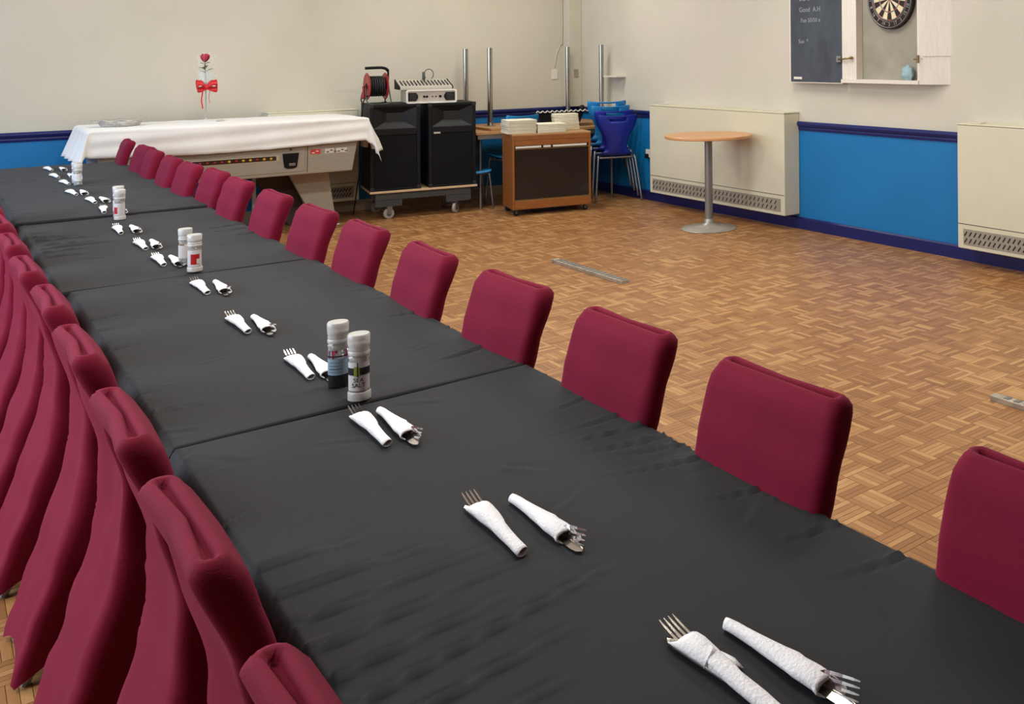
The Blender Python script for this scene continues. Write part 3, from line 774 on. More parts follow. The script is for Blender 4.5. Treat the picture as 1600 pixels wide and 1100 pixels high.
# white cloth: draped grid
def drape():
    x0, x1, y0, y1, z = PX0 - .012, PX1 + .012, PY0 - .012, PY1 + .04, PZ + .002
    NX, NY = 120, 56; W, L = x1 - x0, y1 - y0
    bm = BM(); G = []
    for i in range(NX + 1):
        row = []
        for j in range(NY + 1):
            dl, dr_, df, db = .24, .30, .21, .02
            u = -dl + (W + dl + dr_) * i / NX; v = -df + (L + df + db) * j / NY
            ou = max(0, -u) + max(0, u - W); ov = max(0, -v)
            x = x0 + min(max(u, 0), W); y = y0 + min(max(v, 0), L)
            left = u < 0; right = u > W
            zz = z; 
            if ou == 0 and ov > 0:
                zz = z - ov; y -= .006 + .010 * (ov / .2) * (1 + math.sin(x * 9 + 1.2 * math.sin(x * 3))) * .5 + .004 * math.sin(ov * 60 + x * 3)
                # hem rises and falls
                zz += .018 * (ov / .2) * math.sin(x * 2.1 + 1)
            elif ou > 0 and ov == 0:
                s = -1 if left else 1
                zz = z - ou; x += s * (.01 + .07 * (ou / .24) + .022 * (ou / .24) * math.sin(y * 26 + 1))
            elif ou > 0:
                # corner lobe: hangs as a cone fold
                s = -1 if left else 1
                rr = math.hypot(ou, ov); a = math.atan2(ov, ou)
                zz = z - rr * (1.0 if left else 1.08)
                fold = math.sin(a * 2)
                x += s * (.012 + .06 * (rr / .3) * math.cos(a) + .03 * fold * rr / .3); y -= .008 + .05 * (rr / .3) * fold * (1.2 if left else .6)
                if left: zz += .03 * math.sin(a * 6) * rr / .3
            else:
                zz += .0015 * math.sin(x * 14) * math.sin(y * 11)
            if right and ov == 0: x += .04 * min(1, ou / .2)
            zz += .003 * noise.noise(Vector((x * 12, y * 12, zz * 12)))
            row.append(bm.verts.new((x, y, zz)))
        G.append(row)
    for i in range(NX):
        for j in range(NY): bm.faces.new((G[i][j], G[i + 1][j], G[i + 1][j + 1], G[i][j + 1]))
    o = mesh_obj('tablecloth', bm, M['linen'], None, True)
    sd = o.modifiers.new('solid', 'SOLIDIFY'); sd.thickness = .002; sd.offset = 1
    return tag(o, 'white cloth draped over the pool table with drooping corners', 'tablecloth')
drape()
ZC = PZ + .006
# foil dish
t = thing('foil_platter', 'oval silver foil platter on the white cloth', 'platter', (1.17, 9.25, ZC), .1)
bm = BM(); n = 48; rings = []
for r_, z_ in ((.6, 0), (.66, .003), (.78, .036), (.92, .052), (1.02, .050)):
    rings.append([(.19 * r_ * math.cos(2 * PI * k / n) * (1 + .02 * math.sin(k * 2.1) * r_), .115 * r_ * math.sin(2 * PI * k / n) * (1 + .03 * math.sin(k * 1.7) * r_), z_ + (.006 * math.sin(k * 1.3) if r_ > .9 else 0)) for k in range(n)])
V_ = [[bm.verts.new(p) for p in r_] for r_ in rings]
for A, B in zip(V_, V_[1:]):
    for k in range(n): bm.faces.new((A[k], A[(k + 1) % n], B[(k + 1) % n], B[k]))
bm.faces.new(V_[0])
o = mesh_obj('dish', bm, M['foil'], t, True); sd = o.modifiers.new('solid', 'SOLIDIFY'); sd.thickness = .0012
bm = BM()
for k in range(9):
    bmesh.ops.create_icosphere(bm, subdivisions=2, radius=.022, matrix=Matrix.Translation((R.uniform(-.1, .1), R.uniform(-.05, .05), .034)) @ Matrix.Diagonal((1.6, 1.2, .5, 1)))
mesh_obj('crumpled_foil', bm, M['foil'], t, True)

# vase with red bow, rose
vx, vy = 1.775, 9.35
t = thing('glass_vase', 'tall slim clear glass vase tied with a red bow', 'vase', (vx, vy, ZC))
bm = BM(); lathe(bm, [(.055, 0), (.055, .004), (.02, .010), (.006, .02), (.005, .12), (.006, .24), (.012, .27), (.030, .30), (.052, .36), (.07, .42)], 28, cap=False); 
o = mesh_obj('glass', bm, M['vglass'], t, True)
bm = BM()
for s in (-1, 1):
    for q in range(2):
        pts = [(0, -.03, .29), (s * .035, -.045, .315 + q * .008), (s * .072, -.05, .325 - q * .02), (s * .068, -.05, .272 - q * .01), (s * .03, -.04, .27), (0, -.03, .285)]
        P = smooth_path(pts, 4)
        A = [bm.verts.new((p[0], p[1] - .016, p[2] - .016)) for p in P]; B = [bm.verts.new((p[0] * 1.06, p[1] + .016, p[2] + .024)) for p in P]
        for k in range(len(P) - 1): bm.faces.new((A[k], A[k + 1], B[k + 1], B[k]))
bmesh.ops.create_icosphere(bm, subdivisions=2, radius=.02, matrix=Matrix.Translation((0, -.04, .29)))
o = mesh_obj('bow', bm, M['ribbon'], t, True); sd = o.modifiers.new('solid', 'SOLIDIFY'); sd.thickness = .002
bm = BM()
for x_, l_, wd in ((-.035, .17, .009), (.018, .13, .003)):
    P = [(x_ + .004 * math.sin(k), -.045, .28 - l_ * k / 8) for k in range(9)]
    A = [bm.verts.new((p[0] - wd / 2, p[1], p[2])) for p in P]; B = [bm.verts.new((p[0] + wd / 2, p[1] + .003, p[2])) for p in P]
    for k in range(8): bm.faces.new((A[k], A[k + 1], B[k + 1], B[k]))
o = mesh_obj('ribbon_tail', bm, M['ribbon'], t); sd = o.modifiers.new('solid', 'SOLIDIFY'); sd.thickness = .0015
t = thing('rose', 'single red rose with green leaves in the glass vase', 'flower', (vx, vy, ZC + .03))
bm = BM(); tube(bm, [(0, 0, 0), (.002, 0, .3), (-.004, 0, .47)], .0028, 8); mesh_obj('stem', bm, M['leaf'], t, True)
for k in range(9):
    bm = BM(); a = k * 2.4; rr = .010 + .0026 * k; h = .075 - .002 * k; rings = []
    for i in range(6):
        u = i / 5; row = []
        for j in range(7):
            b = a + (j / 6 - .5) * 2.1; q = rr * math.sin(min(1, u * 1.15) * 1.9) + .004 + (.004 if u > .9 else 0)
            row.append((q * math.cos(b) - .004, q * math.sin(b), .468 + u * h * (1 - .12 * abs(j / 3 - 1) ** 2)))
        rings.append(row)
    loft(bm, rings, False, False); o = mesh_obj('petal', bm, M['rose'], t, True); sd = o.modifiers.new('solid', 'SOLIDIFY'); sd.thickness = .001
for a, zz, ln in ((2.9, .44, .05), (.2, .445, .045), (3.6, .40, .065), (-.3, .385, .07), (1.6, .41, .05), (-1.5, .42, .055), (2.5, .37, .05)):
    bm = BM(); P = [(0, 0), (.3, .42), (.6, .5), (.85, .25), (1, 0), (.85, -.25), (.6, -.5), (.3, -.42)]
    vs_ = [bm.verts.new((ln * p, ln * .55 * q, .012 * math.sin(p * 3) + abs(q) * .008)) for p, q in P]; bm.faces.new(vs_)
    bm.transform(Matrix.Translation((0, 0, zz)) @ Matrix.Rotation(a, 4, 'Z') @ Matrix.Rotation(-.3, 4, 'Y'))
    o = mesh_obj('leaf', bm, M['leaf'], t); sd = o.modifiers.new('solid', 'SOLIDIFY'); sd.thickness = .001
bm = BM()
for k in range(60):
    a = R.uniform(0, 6.28); rr = R.uniform(.03, .085); z = .33 + R.uniform(0, .22)
    tube(bm, [(0, 0, .30), (rr * math.cos(a), rr * math.sin(a), z)], .0005, 3)
    bmesh.ops.create_icosphere(bm, subdivisions=1, radius=.004, matrix=Matrix.Translation((rr * math.cos(a), rr * math.sin(a), z)))
o = mesh_obj('tiny_white_flowers', bm, M['petal'], None); o.location = (vx, vy, ZC + .03); o['kind'] = 'stuff'; tag(o, 'spray of tiny white flowers around the red rose', 'flower')
bm = BM(); bmesh.ops.create_cone(bm, cap_ends=True, segments=6, radius1=.03, radius2=.012, depth=.012, matrix=Matrix.Translation((0, 0, .006)) @ Matrix.Diagonal((1.5, .8, 1, 1)))
o = mesh_obj('crumpled_wrapper', bm, M['foil'], None); o.location = (1.875, 9.32, ZC); tag(o, 'small crumpled silver wrapper beside the vase foot', 'wrapper')

# ------------------------------------------------------------------ speaker dolly, speakers and gear
A0 = Vector((3.02, 9.13)); RZ = math.atan2(-.17, .93)
dl = thing('furniture_dolly', 'low wheeled dolly with plywood deck under the black loudspeakers', 'dolly', (A0.x, A0.y, 0), RZ)
bm = BM(); box(bm, 0, .955, 0, .60, .243, .262); mesh_obj('deck', bm, M['ply'], dl, bevel=.002)
bm = BM()
box(bm, .05, .90, .03, .06, .175, .242); box(bm, .05, .90, .50, .53, .175, .242); box(bm, .05, .08, .061, .499, .175, .242); box(bm, .87, .90, .061, .499, .175, .242)
mesh_obj('frame', bm, M['iron'], dl, bevel=.003)
for x0 in (.05, .67):
    bm = BM(); prism(bm, [(x0, .115), (x0 + .23, .115), (x0 + .23, .174), (x0, .174)], .035, .055, axis='y'); mesh_obj('corner_plate', bm, M['iron'], dl)
for x_, y_, a_ in ((.165, .055, .2), (.76, .055, .9), (.12, .5, .4), (.80, .5, -.5)):
    c = thing('caster', '', 'x', (x_, y_, 0), a_); c.parent = dl; del c['label']; del c['category']
    bm = BM(); bmesh.ops.create_cone(bm, cap_ends=True, segments=24, radius1=.048, radius2=.048, depth=.026, matrix=Matrix.Translation((0, 0, .048)) @ Matrix.Rotation(PI / 2, 4, 'X'))
    mesh_obj('wheel', bm, M['rubber'], c, bevel=.004)
    bm = BM(); bmesh.ops.create_cone(bm, cap_ends=True, segments=16, radius1=.02, radius2=.02, depth=.036, matrix=Matrix.Translation((0, 0, .048)) @ Matrix.Rotation(PI / 2, 4, 'X'))
    mesh_obj('hub', bm, M['iron'], c, True, auto=.6)
    bm = BM()
    for s in (-1, 1): prism(bm, [(-.014, .04), (.014, .04), (.03, .112), (-.02, .112)], s * .019 - .0015, s * .019 + .0015, axis='y')
    box(bm, -.03, .035, -.03, .03, .1125, .1145)
    mesh_obj('fork', bm, M['steel'], c)
def speaker(x0, w, label):
    h, d = .795, .545
    p = Matrix.Rotation(RZ, 2) @ Vector((x0, .012))
    t = thing('loudspeaker', label, 'speaker', (A0.x + p.x, A0.y + p.y, .263), RZ, 'loudspeakers on the dolly')
    bm = BM()
    # cabinet as open frame in front: box with horn recess
    box(bm, 0, w, .05, d, 0, h)
    box(bm, 0, .03, 0, .0499, 0, h); box(bm, w - .03, w, 0, .0499, 0, h); box(bm, .0301, w - .0301, 0, .0499, h - .025, h); box(bm, .0301, w - .0301, 0, .0499, 0, .02); box(bm, .0301, w - .0301, 0, .0499, h - .285, h - .225)
    mesh_obj('cabinet', bm, M['black'], t, bevel=.004)
    bm = BM()  # horn funnel
    X0, X1, Z0, Z1 = .031, w - .031, h - .224, h - .026
    cx, cz = w / 2, h - .11
    o_ = [(X0, .004, Z0), (X1, .004, Z0), (X1, .004, Z1), (X0, .004, Z1)]
    i_ = [(cx - .07, .049, cz - .045), (cx + .07, .049, cz - .045), (cx + .07, .049, cz + .03), (cx - .07, .049, cz + .03)]
    VO = [bm.verts.new(q) for q in o_]; VI = [bm.verts.new(q) for q in i_]
    for k in range(4): bm.faces.new((VO[k], VO[(k + 1) % 4], VI[(k + 1) % 4], VI[k]))
    bm.faces.new(VI).material_index = 1
    mesh_obj('horn', bm, [mat('horn_plastic', (16, 17, 20), .5, spec=.3), M['dark']], t)
    bm = BM(); box(bm, X0, X1, .004, .03, .021, h - .286); mesh_obj('grille', bm, M['mesh'], t, bevel=.003)
    for xx in (.015, w - .015):
        for zz in (.015, h - .015):
            bm = BM(); box(bm, xx - .018, xx + .018, -.003, .02, zz - .018, zz + .018); mesh_obj('corner_guard', bm, M['cable'], t, bevel=.004)
    return t
speaker(.005, .435, 'left black loudspeaker on the dolly, partly behind the white cloth corner')
s2 = speaker(.515, .432, 'right black loudspeaker on the dolly with a small silver badge')
bm = BM(); box(bm, .045, .105, -.0005, .0035, .505, .522); mesh_obj('badge', bm, M['silverpaint'], s2, bevel=.001)
ST_ = .263 + .795
def dpos(x, y): 
    p = Matrix.Rotation(RZ, 2) @ Vector((x, y)); return (A0.x + p.x, A0.y + p.y)
# cable reel
t = thing('cable_reel', 'red and black extension cable reel on the left loudspeaker', 'cable reel', (*dpos(.10, .25), ST_), RZ + .10)
for x_, nm in ((-.085, 'flange'), (.075, 'flange')):
    bm = BM()
    lathe(bm, [(.03, -.004), (.05, -.006), (.12, -.006), (.128, 0), (.12, .006), (.05, .006), (.03, .004)], 40)
    bm.transform(Matrix.Translation((x_, 0, .165)) @ Matrix.Rotation(PI / 2, 4, 'Y')); mesh_obj(nm, bm, M['red'], t, True, auto=.6)
    bm = BM(); bmesh.ops.create_cone(bm, cap_ends=True, segments=20, radius1=.028, radius2=.028, depth=.02, matrix=Matrix.Translation((x_, 0, .165)) @ Matrix.Rotation(PI / 2, 4, 'Y')); mesh_obj('hub', bm, M['black'], t, bevel=.003)
bm = BM(); P = []
for k in range(420):
    a = k * .30; layer = k // 140; u = (k % 140) / 140; u = u if layer % 2 == 0 else 1 - u
    rr = .075 + layer * .009; P.append((-.07 + .13 * u, rr * math.cos(a), .165 + rr * math.sin(a)))
tube(bm, P, .0055, 6); mesh_obj('wound_cable', bm, M['cable'], t, True)
bm = BM(); tube(bm, smooth_path([(-.10, 0, .335), (-.02, 0, .338), (.06, 0, .336), (.10, 0, .31), (.102, 0, .25), (.10, 0, .17)], 5), [.014] * 16 + [.009] * 10, 10); mesh_obj('handle', bm, M['black'], t, True)
bm = BM(); tube(bm, smooth_path([(.1, -.02, .17), (.1, -.10, .03), (.1, -.12, .008), (-.10, -.12, .008), (-.1, -.02, .17)], 5), .006, 8); tube(bm, smooth_path([(.1, .02, .17), (.1, .10, .03), (.1, .12, .008), (-.10, .12, .008), (-.1, .02, .17)], 5), .006, 8)
mesh_obj('stand', bm, M['iron'], t, True)
bm = BM(); tube(bm, smooth_path([(-.115, 0, .165), (-.12, -.02, .11), (-.122, -.03, .05)], 5), [.012, .012, .011, .011, .01, .01, .012, .016, .018, .018, .012], 10); mesh_obj('crank', bm, M['red'], t, True)
# loose cable hanging from the reel
bm = BM(); x_, y_ = dpos(.02, .25); tube(bm, smooth_path([(*dpos(.05, .2), ST_ + .10), (*dpos(-.005, .18), ST_ + .06), (*dpos(-.03, .2), ST_ - .02), (*dpos(-.045, .25), ST_ - .3), (*dpos(-.05, .3), ST_ - .65), (*dpos(-.06, .35), .28), (*dpos(-.09, .4), .01)], 8), .006, 8)
o = mesh_obj('power_cable', bm, M['cable'], None, True); tag(o, 'black cable hanging down at the left of the loudspeakers', 'cable')
# powered amplifier with white bezel
t = thing('amplifier', 'white-framed amplifier with black vents on the loudspeakers', 'amplifier', (*dpos(.325, .05), ST_), RZ - .0)
wA, hA, dA = .455, .128, .33
bm = BM(); box(bm, .006, wA - .006, .01, dA, .002, hA - .004); mesh_obj('case', bm, M['silverpaint'], t, bevel=.008)
bm = BM()
outer = rrect(0, wA, 0, hA, .018, 5); inner = rrect(.014, wA - .014, .014, hA - .014, .008, 5)
n = len(outer); 
VV = [[bm.verts.new((p[0], y, p[1])) for p in q] for q, y in ((outer, .012), (outer, -.006), (inner, -.006), (inner, .008))]
for A, B in zip(VV, VV[1:]):
    for k in range(n): bm.faces.new((A[k], A[(k + 1) % n], B[(k + 1) % n], B[k]))
mesh_obj('bezel', bm, mat('white_bezel', (228, 224, 214), .4), t)
bm = BM(); box(bm, .014, wA - .014, .0075, .011, .014, hA - .014); mesh_obj('front_panel', bm, M['silverpaint'], t)
for x0, x1, c_ in ((.02, .105, 1), (wA - .115, wA - .02, -1)):
    bm = BM(); e = .018
    poly = [(x0, .022), (x1 - (e if c_ > 0 else 0), .022), (x1, .05), (x1, .075), (x1 - (e if c_ > 0 else 0), .1), (x0, .1)] if c_ > 0 else [(x0 + e, .022), (x1, .022), (x1, .1), (x0 + e, .1), (x0, .075), (x0, .05)]
    prism(bm, poly, .001, .0074, axis='y'); v_ = mesh_obj('vent', bm, M['black'], t)
    for k in range(6):
        bm = BM(); box(bm, x0 + .012 + (.01 if c_ < 0 else 0), x1 - .012, -.0012, .0008, .030 + k * .011, .034 + k * .011); mesh_obj('vent_slat', bm, M['iron'], v_)
for x_, r_ in ((.16, .011), (.185, .011), (.235, .006), (.265, .006), (.305, .013)):
    bm = BM(); bmesh.ops.create_cone(bm, cap_ends=True, segments=18, radius1=r_, radius2=r_ * .8, depth=.014, matrix=Matrix.Translation((x_, .001, .062)) @ Matrix.Rotation(PI / 2, 4, 'X')); mesh_obj('knob', bm, M['black'], t, True, auto=.6)
# mixing desk on top
t = thing('mixing_desk', 'silver sloping mixing desk with black knobs on the amplifier', 'mixer', (*dpos(.285, .07), ST_ + hA - .001), RZ)
bm = BM(); pr = [(.0, 0), (.0, .028), (.20, .075), (.255, .092), (.27, .088), (.27, 0)]
Va = [bm.verts.new((-.01, y, z)) for y, z in pr]; Vb = [bm.verts.new((.46, y, z)) for y, z in pr]
for k in range(6): bm.faces.new((Va[k], Va[(k + 1) % 6], Vb[(k + 1) % 6], Vb[k]))
bm.faces.new(Va); bm.faces.new(Vb); mesh_obj('body', bm, M['silverpaint'], t, bevel=.003)
for r_ in range(4):
    for c_ in range(14):
        y = .05 + r_ * .045; z = .028 + (y / .20) * .047
        bm = BM(); bmesh.ops.create_cone(bm, cap_ends=True, segments=8, radius1=.007, radius2=.005, depth=.016, matrix=Matrix.Translation((.02 + c_ * .0315, y, z + .007))); mesh_obj('knob', bm, M['black'] if (c_ + r_) % 3 else M['iron'], t)
for x_ in (-.016, .4575):
    bm = BM(); Va = [bm.verts.new((x_, y, z + .004)) for y, z in pr]; Vb = [bm.verts.new((x_ + .008 if x_ < 0 else x_ + .010, y, z + .004)) for y, z in pr]
    for k in range(6): bm.faces.new((Va[k], Va[(k + 1) % 6], Vb[(k + 1) % 6], Vb[k]))
    bm.faces.new(Va); bm.faces.new(Vb); mesh_obj('end_cheek', bm, M['black'], t)
# headphones
t = thing('headphones', 'small wire loop headset lying on the mixing desk', 'headphones', (*dpos(.55, .27), ST_ + hA + .085), RZ)
bm = BM(); tube(bm, [(.042 * math.cos(a) + .02, 0, .055 + .05 * math.sin(a)) for a in np.linspace(-1.0, 3.9, 22)], .004, 8); mesh_obj('headband', bm, M['iron'], t, True)
bm = BM(); lathe(bm, [(.012, 0), (.014, .01), (.013, .075), (.008, .08)], 16, (-.028, 0, 0)); mesh_obj('earpiece', bm, M['iron'], t, True)

# ------------------------------------------------------------------ back table, upturned table, trays
bt = thing('work_table', 'beech-topped school table against the back wall corner', 'table', (4.80, 9.17, 0), -.14)
TBZ = .757
bm = BM(); box(bm, -.80, .68, -.28, .32, TBZ - .028, TBZ); mesh_obj('tabletop', bm, M['teaktop'], bt, bevel=.003)
bm = BM()
box(bm, -.78, .66, -.27, -.25, TBZ - .07, TBZ - .029); box(bm, -.78, .66, .27, .29, TBZ - .07, TBZ - .029); box(bm, -.78, -.76, -.249, .269, TBZ - .07, TBZ - .029); box(bm, .64, .66, -.249, .269, TBZ - .07, TBZ - .029)
mesh_obj('apron', bm, M['greymetal'], bt)
for x_, y_ in ((-.735, -.19), (.62, -.235), (-.735, .25), (.615, .25)):
    bm = BM(); tube(bm, [(x_, y_, TBZ - .07), (x_, y_, 0)], .014, 12); mesh_obj('leg', bm, M['steel'], bt, True, auto=.7)
# second table upside down on it: legs point up
ut = thing('upturned_table', 'table lying upside down with four chrome legs pointing up', 'table', (4.70, 9.40, TBZ + .001))
bm = BM(); box(bm, -.56, .80, -.36, .34, 0, .026); mesh_obj('tabletop', bm, M['teaktop'], ut, bevel=.003)
for nm, x_, y_, h_ in (('leg', -.415, -.02, 1.58), ('leg', -.53, .30, 1.572), ('leg', .62, .26, 1.592), ('leg', .715, -.30, 1.610)):
    bm = BM(); tube(bm, [(x_, y_, .028), (x_, y_, h_ - TBZ)], .0255, 16); q = mesh_obj(nm, bm, M['chrome'], ut, True, auto=.7)
    bm = BM(); lathe(bm, [(.055, .0265), (.055, .031), (.03, .036), (.0265, .06)], 20, (x_, y_, 0)); mesh_obj('flange', bm, M['chrome'], q, True, auto=.6)

# wood hostess trolley
A1 = Vector((4.055, 8.41)); RT = math.radians(-13) 
tr = thing('hostess_trolley', 'teak hostess trolley with a smoked dark glass front', 'trolley', (A1.x, A1.y, 0), RT)
w_, d_, h_ = .745, .42, .765
bm = BM(); box(bm, 0, .02, 0, d_, .06, h_ - .02); mesh_obj('side_panel', bm, M['teak'], tr, bevel=.003)
bm = BM(); box(bm, w_ - .02, w_, 0, d_, .06, h_ - .02); mesh_obj('side_panel', bm, M['teak'], tr, bevel=.003)
bm = BM(); box(bm, 0, w_, -.004, d_, h_ - .019, h_); mesh_obj('top_panel', bm, M['teaktop'], tr, bevel=.004)
for a, b in ((.0205, w_ / 2 - .001), (w_ / 2 + .001, w_ - .0205)):
    bm = BM(); box(bm, a, b, .0, .018, .705, h_ - .0195); mesh_obj('drawer_front', bm, M['teak'], tr, bevel=.002)
bm = BM(); box(bm, .0205, w_ - .0205, .003, .02, .655, .703); mesh_obj('front_rail', bm, M['teak'], tr, bevel=.003)
bm = BM(); box(bm, .0205, w_ - .0205, .0, .02, .06, .142); mesh_obj('bottom_rail', bm, M['teak'], tr, bevel=.003)
bm = BM(); box(bm, .0205, w_ - .0205, .02, d_ - .01, .06, .075); mesh_obj('bottom_panel', bm, M['teak'], tr)
bm = BM(); box(bm, .0205, w_ - .0205, d_ - .012, d_ - .001, .076, h_ - .02); mesh_obj('back_panel', bm, M['dark'], tr)
bm = BM(); box(bm, .024, w_ - .024, .008, .014, .145, .622); mesh_obj('glass_door', bm, M['smoked'], tr)
for z0, z1 in ((.142, .152), (.618, .628)):
    bm = BM(); box(bm, .0215, w_ - .0215, .002, .0075, z0, z1); mesh_obj('door_trim', bm, M['brass'], tr)
for a, b in ((.03, .27), (.29, .36), (.38, w_ - .04)):
    bm = BM(); box(bm, a, b, .004, .04, .632, .650); mesh_obj('white_shelf_edge', bm, M['sticker_w'], tr)
for x_, y_ in ((.04, .04), (w_ - .05, .04), (.04, d_ - .05), (w_ - .05, d_ - .05)):
    c = bpy.data.objects.new('caster', None); link(c, tr); c.location = (x_, y_, 0)
    bm = BM(); bmesh.ops.create_cone(bm, cap_ends=True, segments=18, radius1=.024, radius2=.024, depth=.016, matrix=Matrix.Translation((0, 0, .024)) @ Matrix.Rotation(PI / 2, 4, 'X')); mesh_obj('wheel', bm, M['black'], c, bevel=.003)
    bm = BM(); box(bm, -.012, .012, -.014, -.010, .02, .059); box(bm, -.012, .012, .010, .014, .02, .059); mesh_obj('fork', bm, M['iron'], c)
def tpos(x, y):
    p = Matrix.Rotation(RT, 2) @ Vector((x, y)); return (A1.x + p.x, A1.y + p.y)
# folded linen piles
def linen(x, y, z, w, d, h, rz, label, seed):
    bm = BM(); rs = random.Random(seed); rings = []
    n_ = 5
    for k in range(n_):
        zz = h * (k) / n_
        for q, ins in ((.02, .006), (.25, 0), (.75, 0), (.98, .006)):
            e = rs.uniform(-.002, .002)
            rings.append([(a, b, zz + h / n_ * q) for a, b in rrect(ins + e, w - ins + e, ins, d - ins, .012, 3)])
    loft(bm, rings); o = mesh_obj('folded_tablecloth', bm, M['linen2'], None, True, auto=.9)
    px, py = tpos(x, y); o.location = (px, py, z); o.rotation_euler = (0, 0, RT + rz)
    tag(o, label, 'folded cloth', 'folded cream cloths on the hostess trolley'); return o
zz = h_ + .001
for k in range(4):
    linen(-.04 + .006 * (k % 2) + .002, .03, zz + k * .032, .275, .26, .031, .03, 'folded cream cloth, %s of the left pile on the trolley' % ['bottom one', 'second from the bottom', 'third from the bottom', 'top one'][k], k)
for k in range(2):
    linen(.245, .02 + .004 * k, zz + k * .042, .27, .24, .041, -.02, 'thick folded cream cloth, %s of the low middle pile' % ['lower one', 'upper one'][k], 11 + k)
for k in range(4):
    linen(.47 - .004 * k, .24 + .002 * k, zz + k * .040 , .24, .14, .039, -.03, 'folded cream cloth, %s of the tall right pile' % ['bottom one', 'second from the bottom', 'third from the bottom', 'top one'][k], 21 + k)
# black crate with cutlery/keyboard on the back table
t = thing('wire_tray', 'black tray with a pale lattice rim on the back table', 'tray', (4.80, 9.13, TBZ + .001), 0)
t.location = (4.66, 9.0, TBZ + .001); t.rotation_euler = (0, 0, -.1)
bm = BM(); prism(bm, [(.02, 0), (.40, 0), (.46, .15), (-.04, .15)], 0, .10, axis='y'); mesh_obj('tub', bm, M['black'], t, bevel=.004)
bm = BM(); box(bm, -.07, .50, -.02, .12, .1515, .162); mesh_obj('rim', bm, M['black'], t, bevel=.002)
bm = BM()
for k in range(11):
    x0 = -.065 + k * .051; tube(bm, smooth_path([(x0, -.024, .158), (x0 + .0125, -.024, .176), (x0 + .038, -.024, .158), (x0 + .051, -.024, .168)], 3), .005, 6)
o = mesh_obj('lattice', bm, M['sticker_w'], t, True)
bm = BM(); bmesh.ops.create_uvsphere(bm, u_segments=16, v_segments=10, radius=.03, matrix=Matrix.Translation((.46, .05, .19))); mesh_obj('knob', bm, M['black'], t, True)

# ------------------------------------------------------------------ blue school chairs
def school_chair(loc, rz, m, label, group, s=(1.1, 1.1, 1.1)):
    """local: sitter faces +y; back toward -y (the camera sees the rear of the back)"""
    t = thing('school_chair', label, 'chair', loc, rz, group); t.scale = s
    # hourglass shell: width profile along a curve from seat front up to the back top
    prof = [(.20, .405, .195), (.19, .425, .20), (.10, .43, .20), (0, .42, .195), (-.10, .415, .18), (-.15, .425, .155), (-.175, .46, .125), (-.19, .51, .108), (-.20, .57, .115), (-.21, .63, .145), (-.222, .69, .178), (-.232, .74, .195), (-.238, .775, .198), (-.24, .79, .19)]
    P = smooth_path([(y, z, hw) for y, z, hw in prof], 2)
    bm = BM(); rows = []; NW = 14
    for (y, z, hw) in P:
        row = []
        for j in range(NW + 1):
            u = -1 + 2 * j / NW
            curve = .035 * u * u
            if z > .46: row.append((hw * u, y + curve * (1 if z < .8 else 1), z + (.012 * (u * u) if z > .75 else 0)))
            else: row.append((hw * u, y, z + curve * .5))
        rows.append(row)
    G = [[bm.verts.new(p) for p in r] for r in rows]
    for i in range(len(G) - 1):
        for j in range(NW):
            cz = P[i][1]
            if .735 < cz < .765 and 4 <= j <= 9: continue       # hand grip slot
            bm.faces.new((G[i][j], G[i + 1][j], G[i + 1][j + 1], G[i][j + 1]))
    o = mesh_obj('shell', bm, m, t, True); sd = o.modifiers.new('solid', 'SOLIDIFY'); sd.thickness = .006; sd.offset = 0
    for sx in (-1, 1):
        bm = BM(); tube(bm, smooth_path([(sx * .235, -.24, 0), (sx * .19, -.165, .385), (sx * .175, -.14, .405), (sx * .15, -.10, .408)], 4), .011, 10); mesh_obj('leg', bm, M['steel'], t, True)
        bm = BM(); tube(bm, smooth_path([(sx * .215, .20, 0), (sx * .185, .165, .385), (sx * .17, .14, .405), (sx * .15, .10, .408)], 4), .011, 10); mesh_obj('leg', bm, M['steel'], t, True)
    bm = BM(); tube(bm, [(-.178, -.14, .402), (.178, -.14, .402)], .010, 8); tube(bm, [(-.178, .14, .402), (.178, .14, .402)], .010, 8); tube(bm, [(-.15, -.14, .403), (-.15, .14, .403)], .009, 8); tube(bm, [(.15, -.14, .403), (.15, .14, .403)], .009, 8)
    mesh_obj('seat_frame', bm, M['steel'], t, True, auto=.8)
    return t
cx_, cy_ = 5.235, 8.475
rzc = math.atan2(-.127, .419)
fw = Vector((-math.sin(rzc), math.cos(rzc)))
st = 'stacked blue school chairs beside the trolley'
for k, (m_, lab) in enumerate(((M['navyblue'], 'navy blue school chair at the bottom and front of the stack'), (M['navyblue'], 'navy blue school chair second up in the stack'),
                               (M['skyblue'], 'sky blue school chair third up in the stack'), (M['skyblue'], 'sky blue school chair on top of the stack'))):
    school_chair((cx_ + fw.x * (.25 + .075 * k) - .02 * k, cy_ + fw.y * (.25 + .075 * k), .045 * k), rzc, m_, lab, st, (1.02, 1.07, 1.11))
school_chair((3.99, 9.22, 0), PI - .15, M['skyblue'], 'sky blue school chair between the loudspeakers and the trolley', None, (.86, .86, .86))
school_chair((4.395, 9.11, 0), .05, M['skyblue'], 'sky blue school chair behind the left pile of folded cloths', None, (.90, 1.0, 1.14))

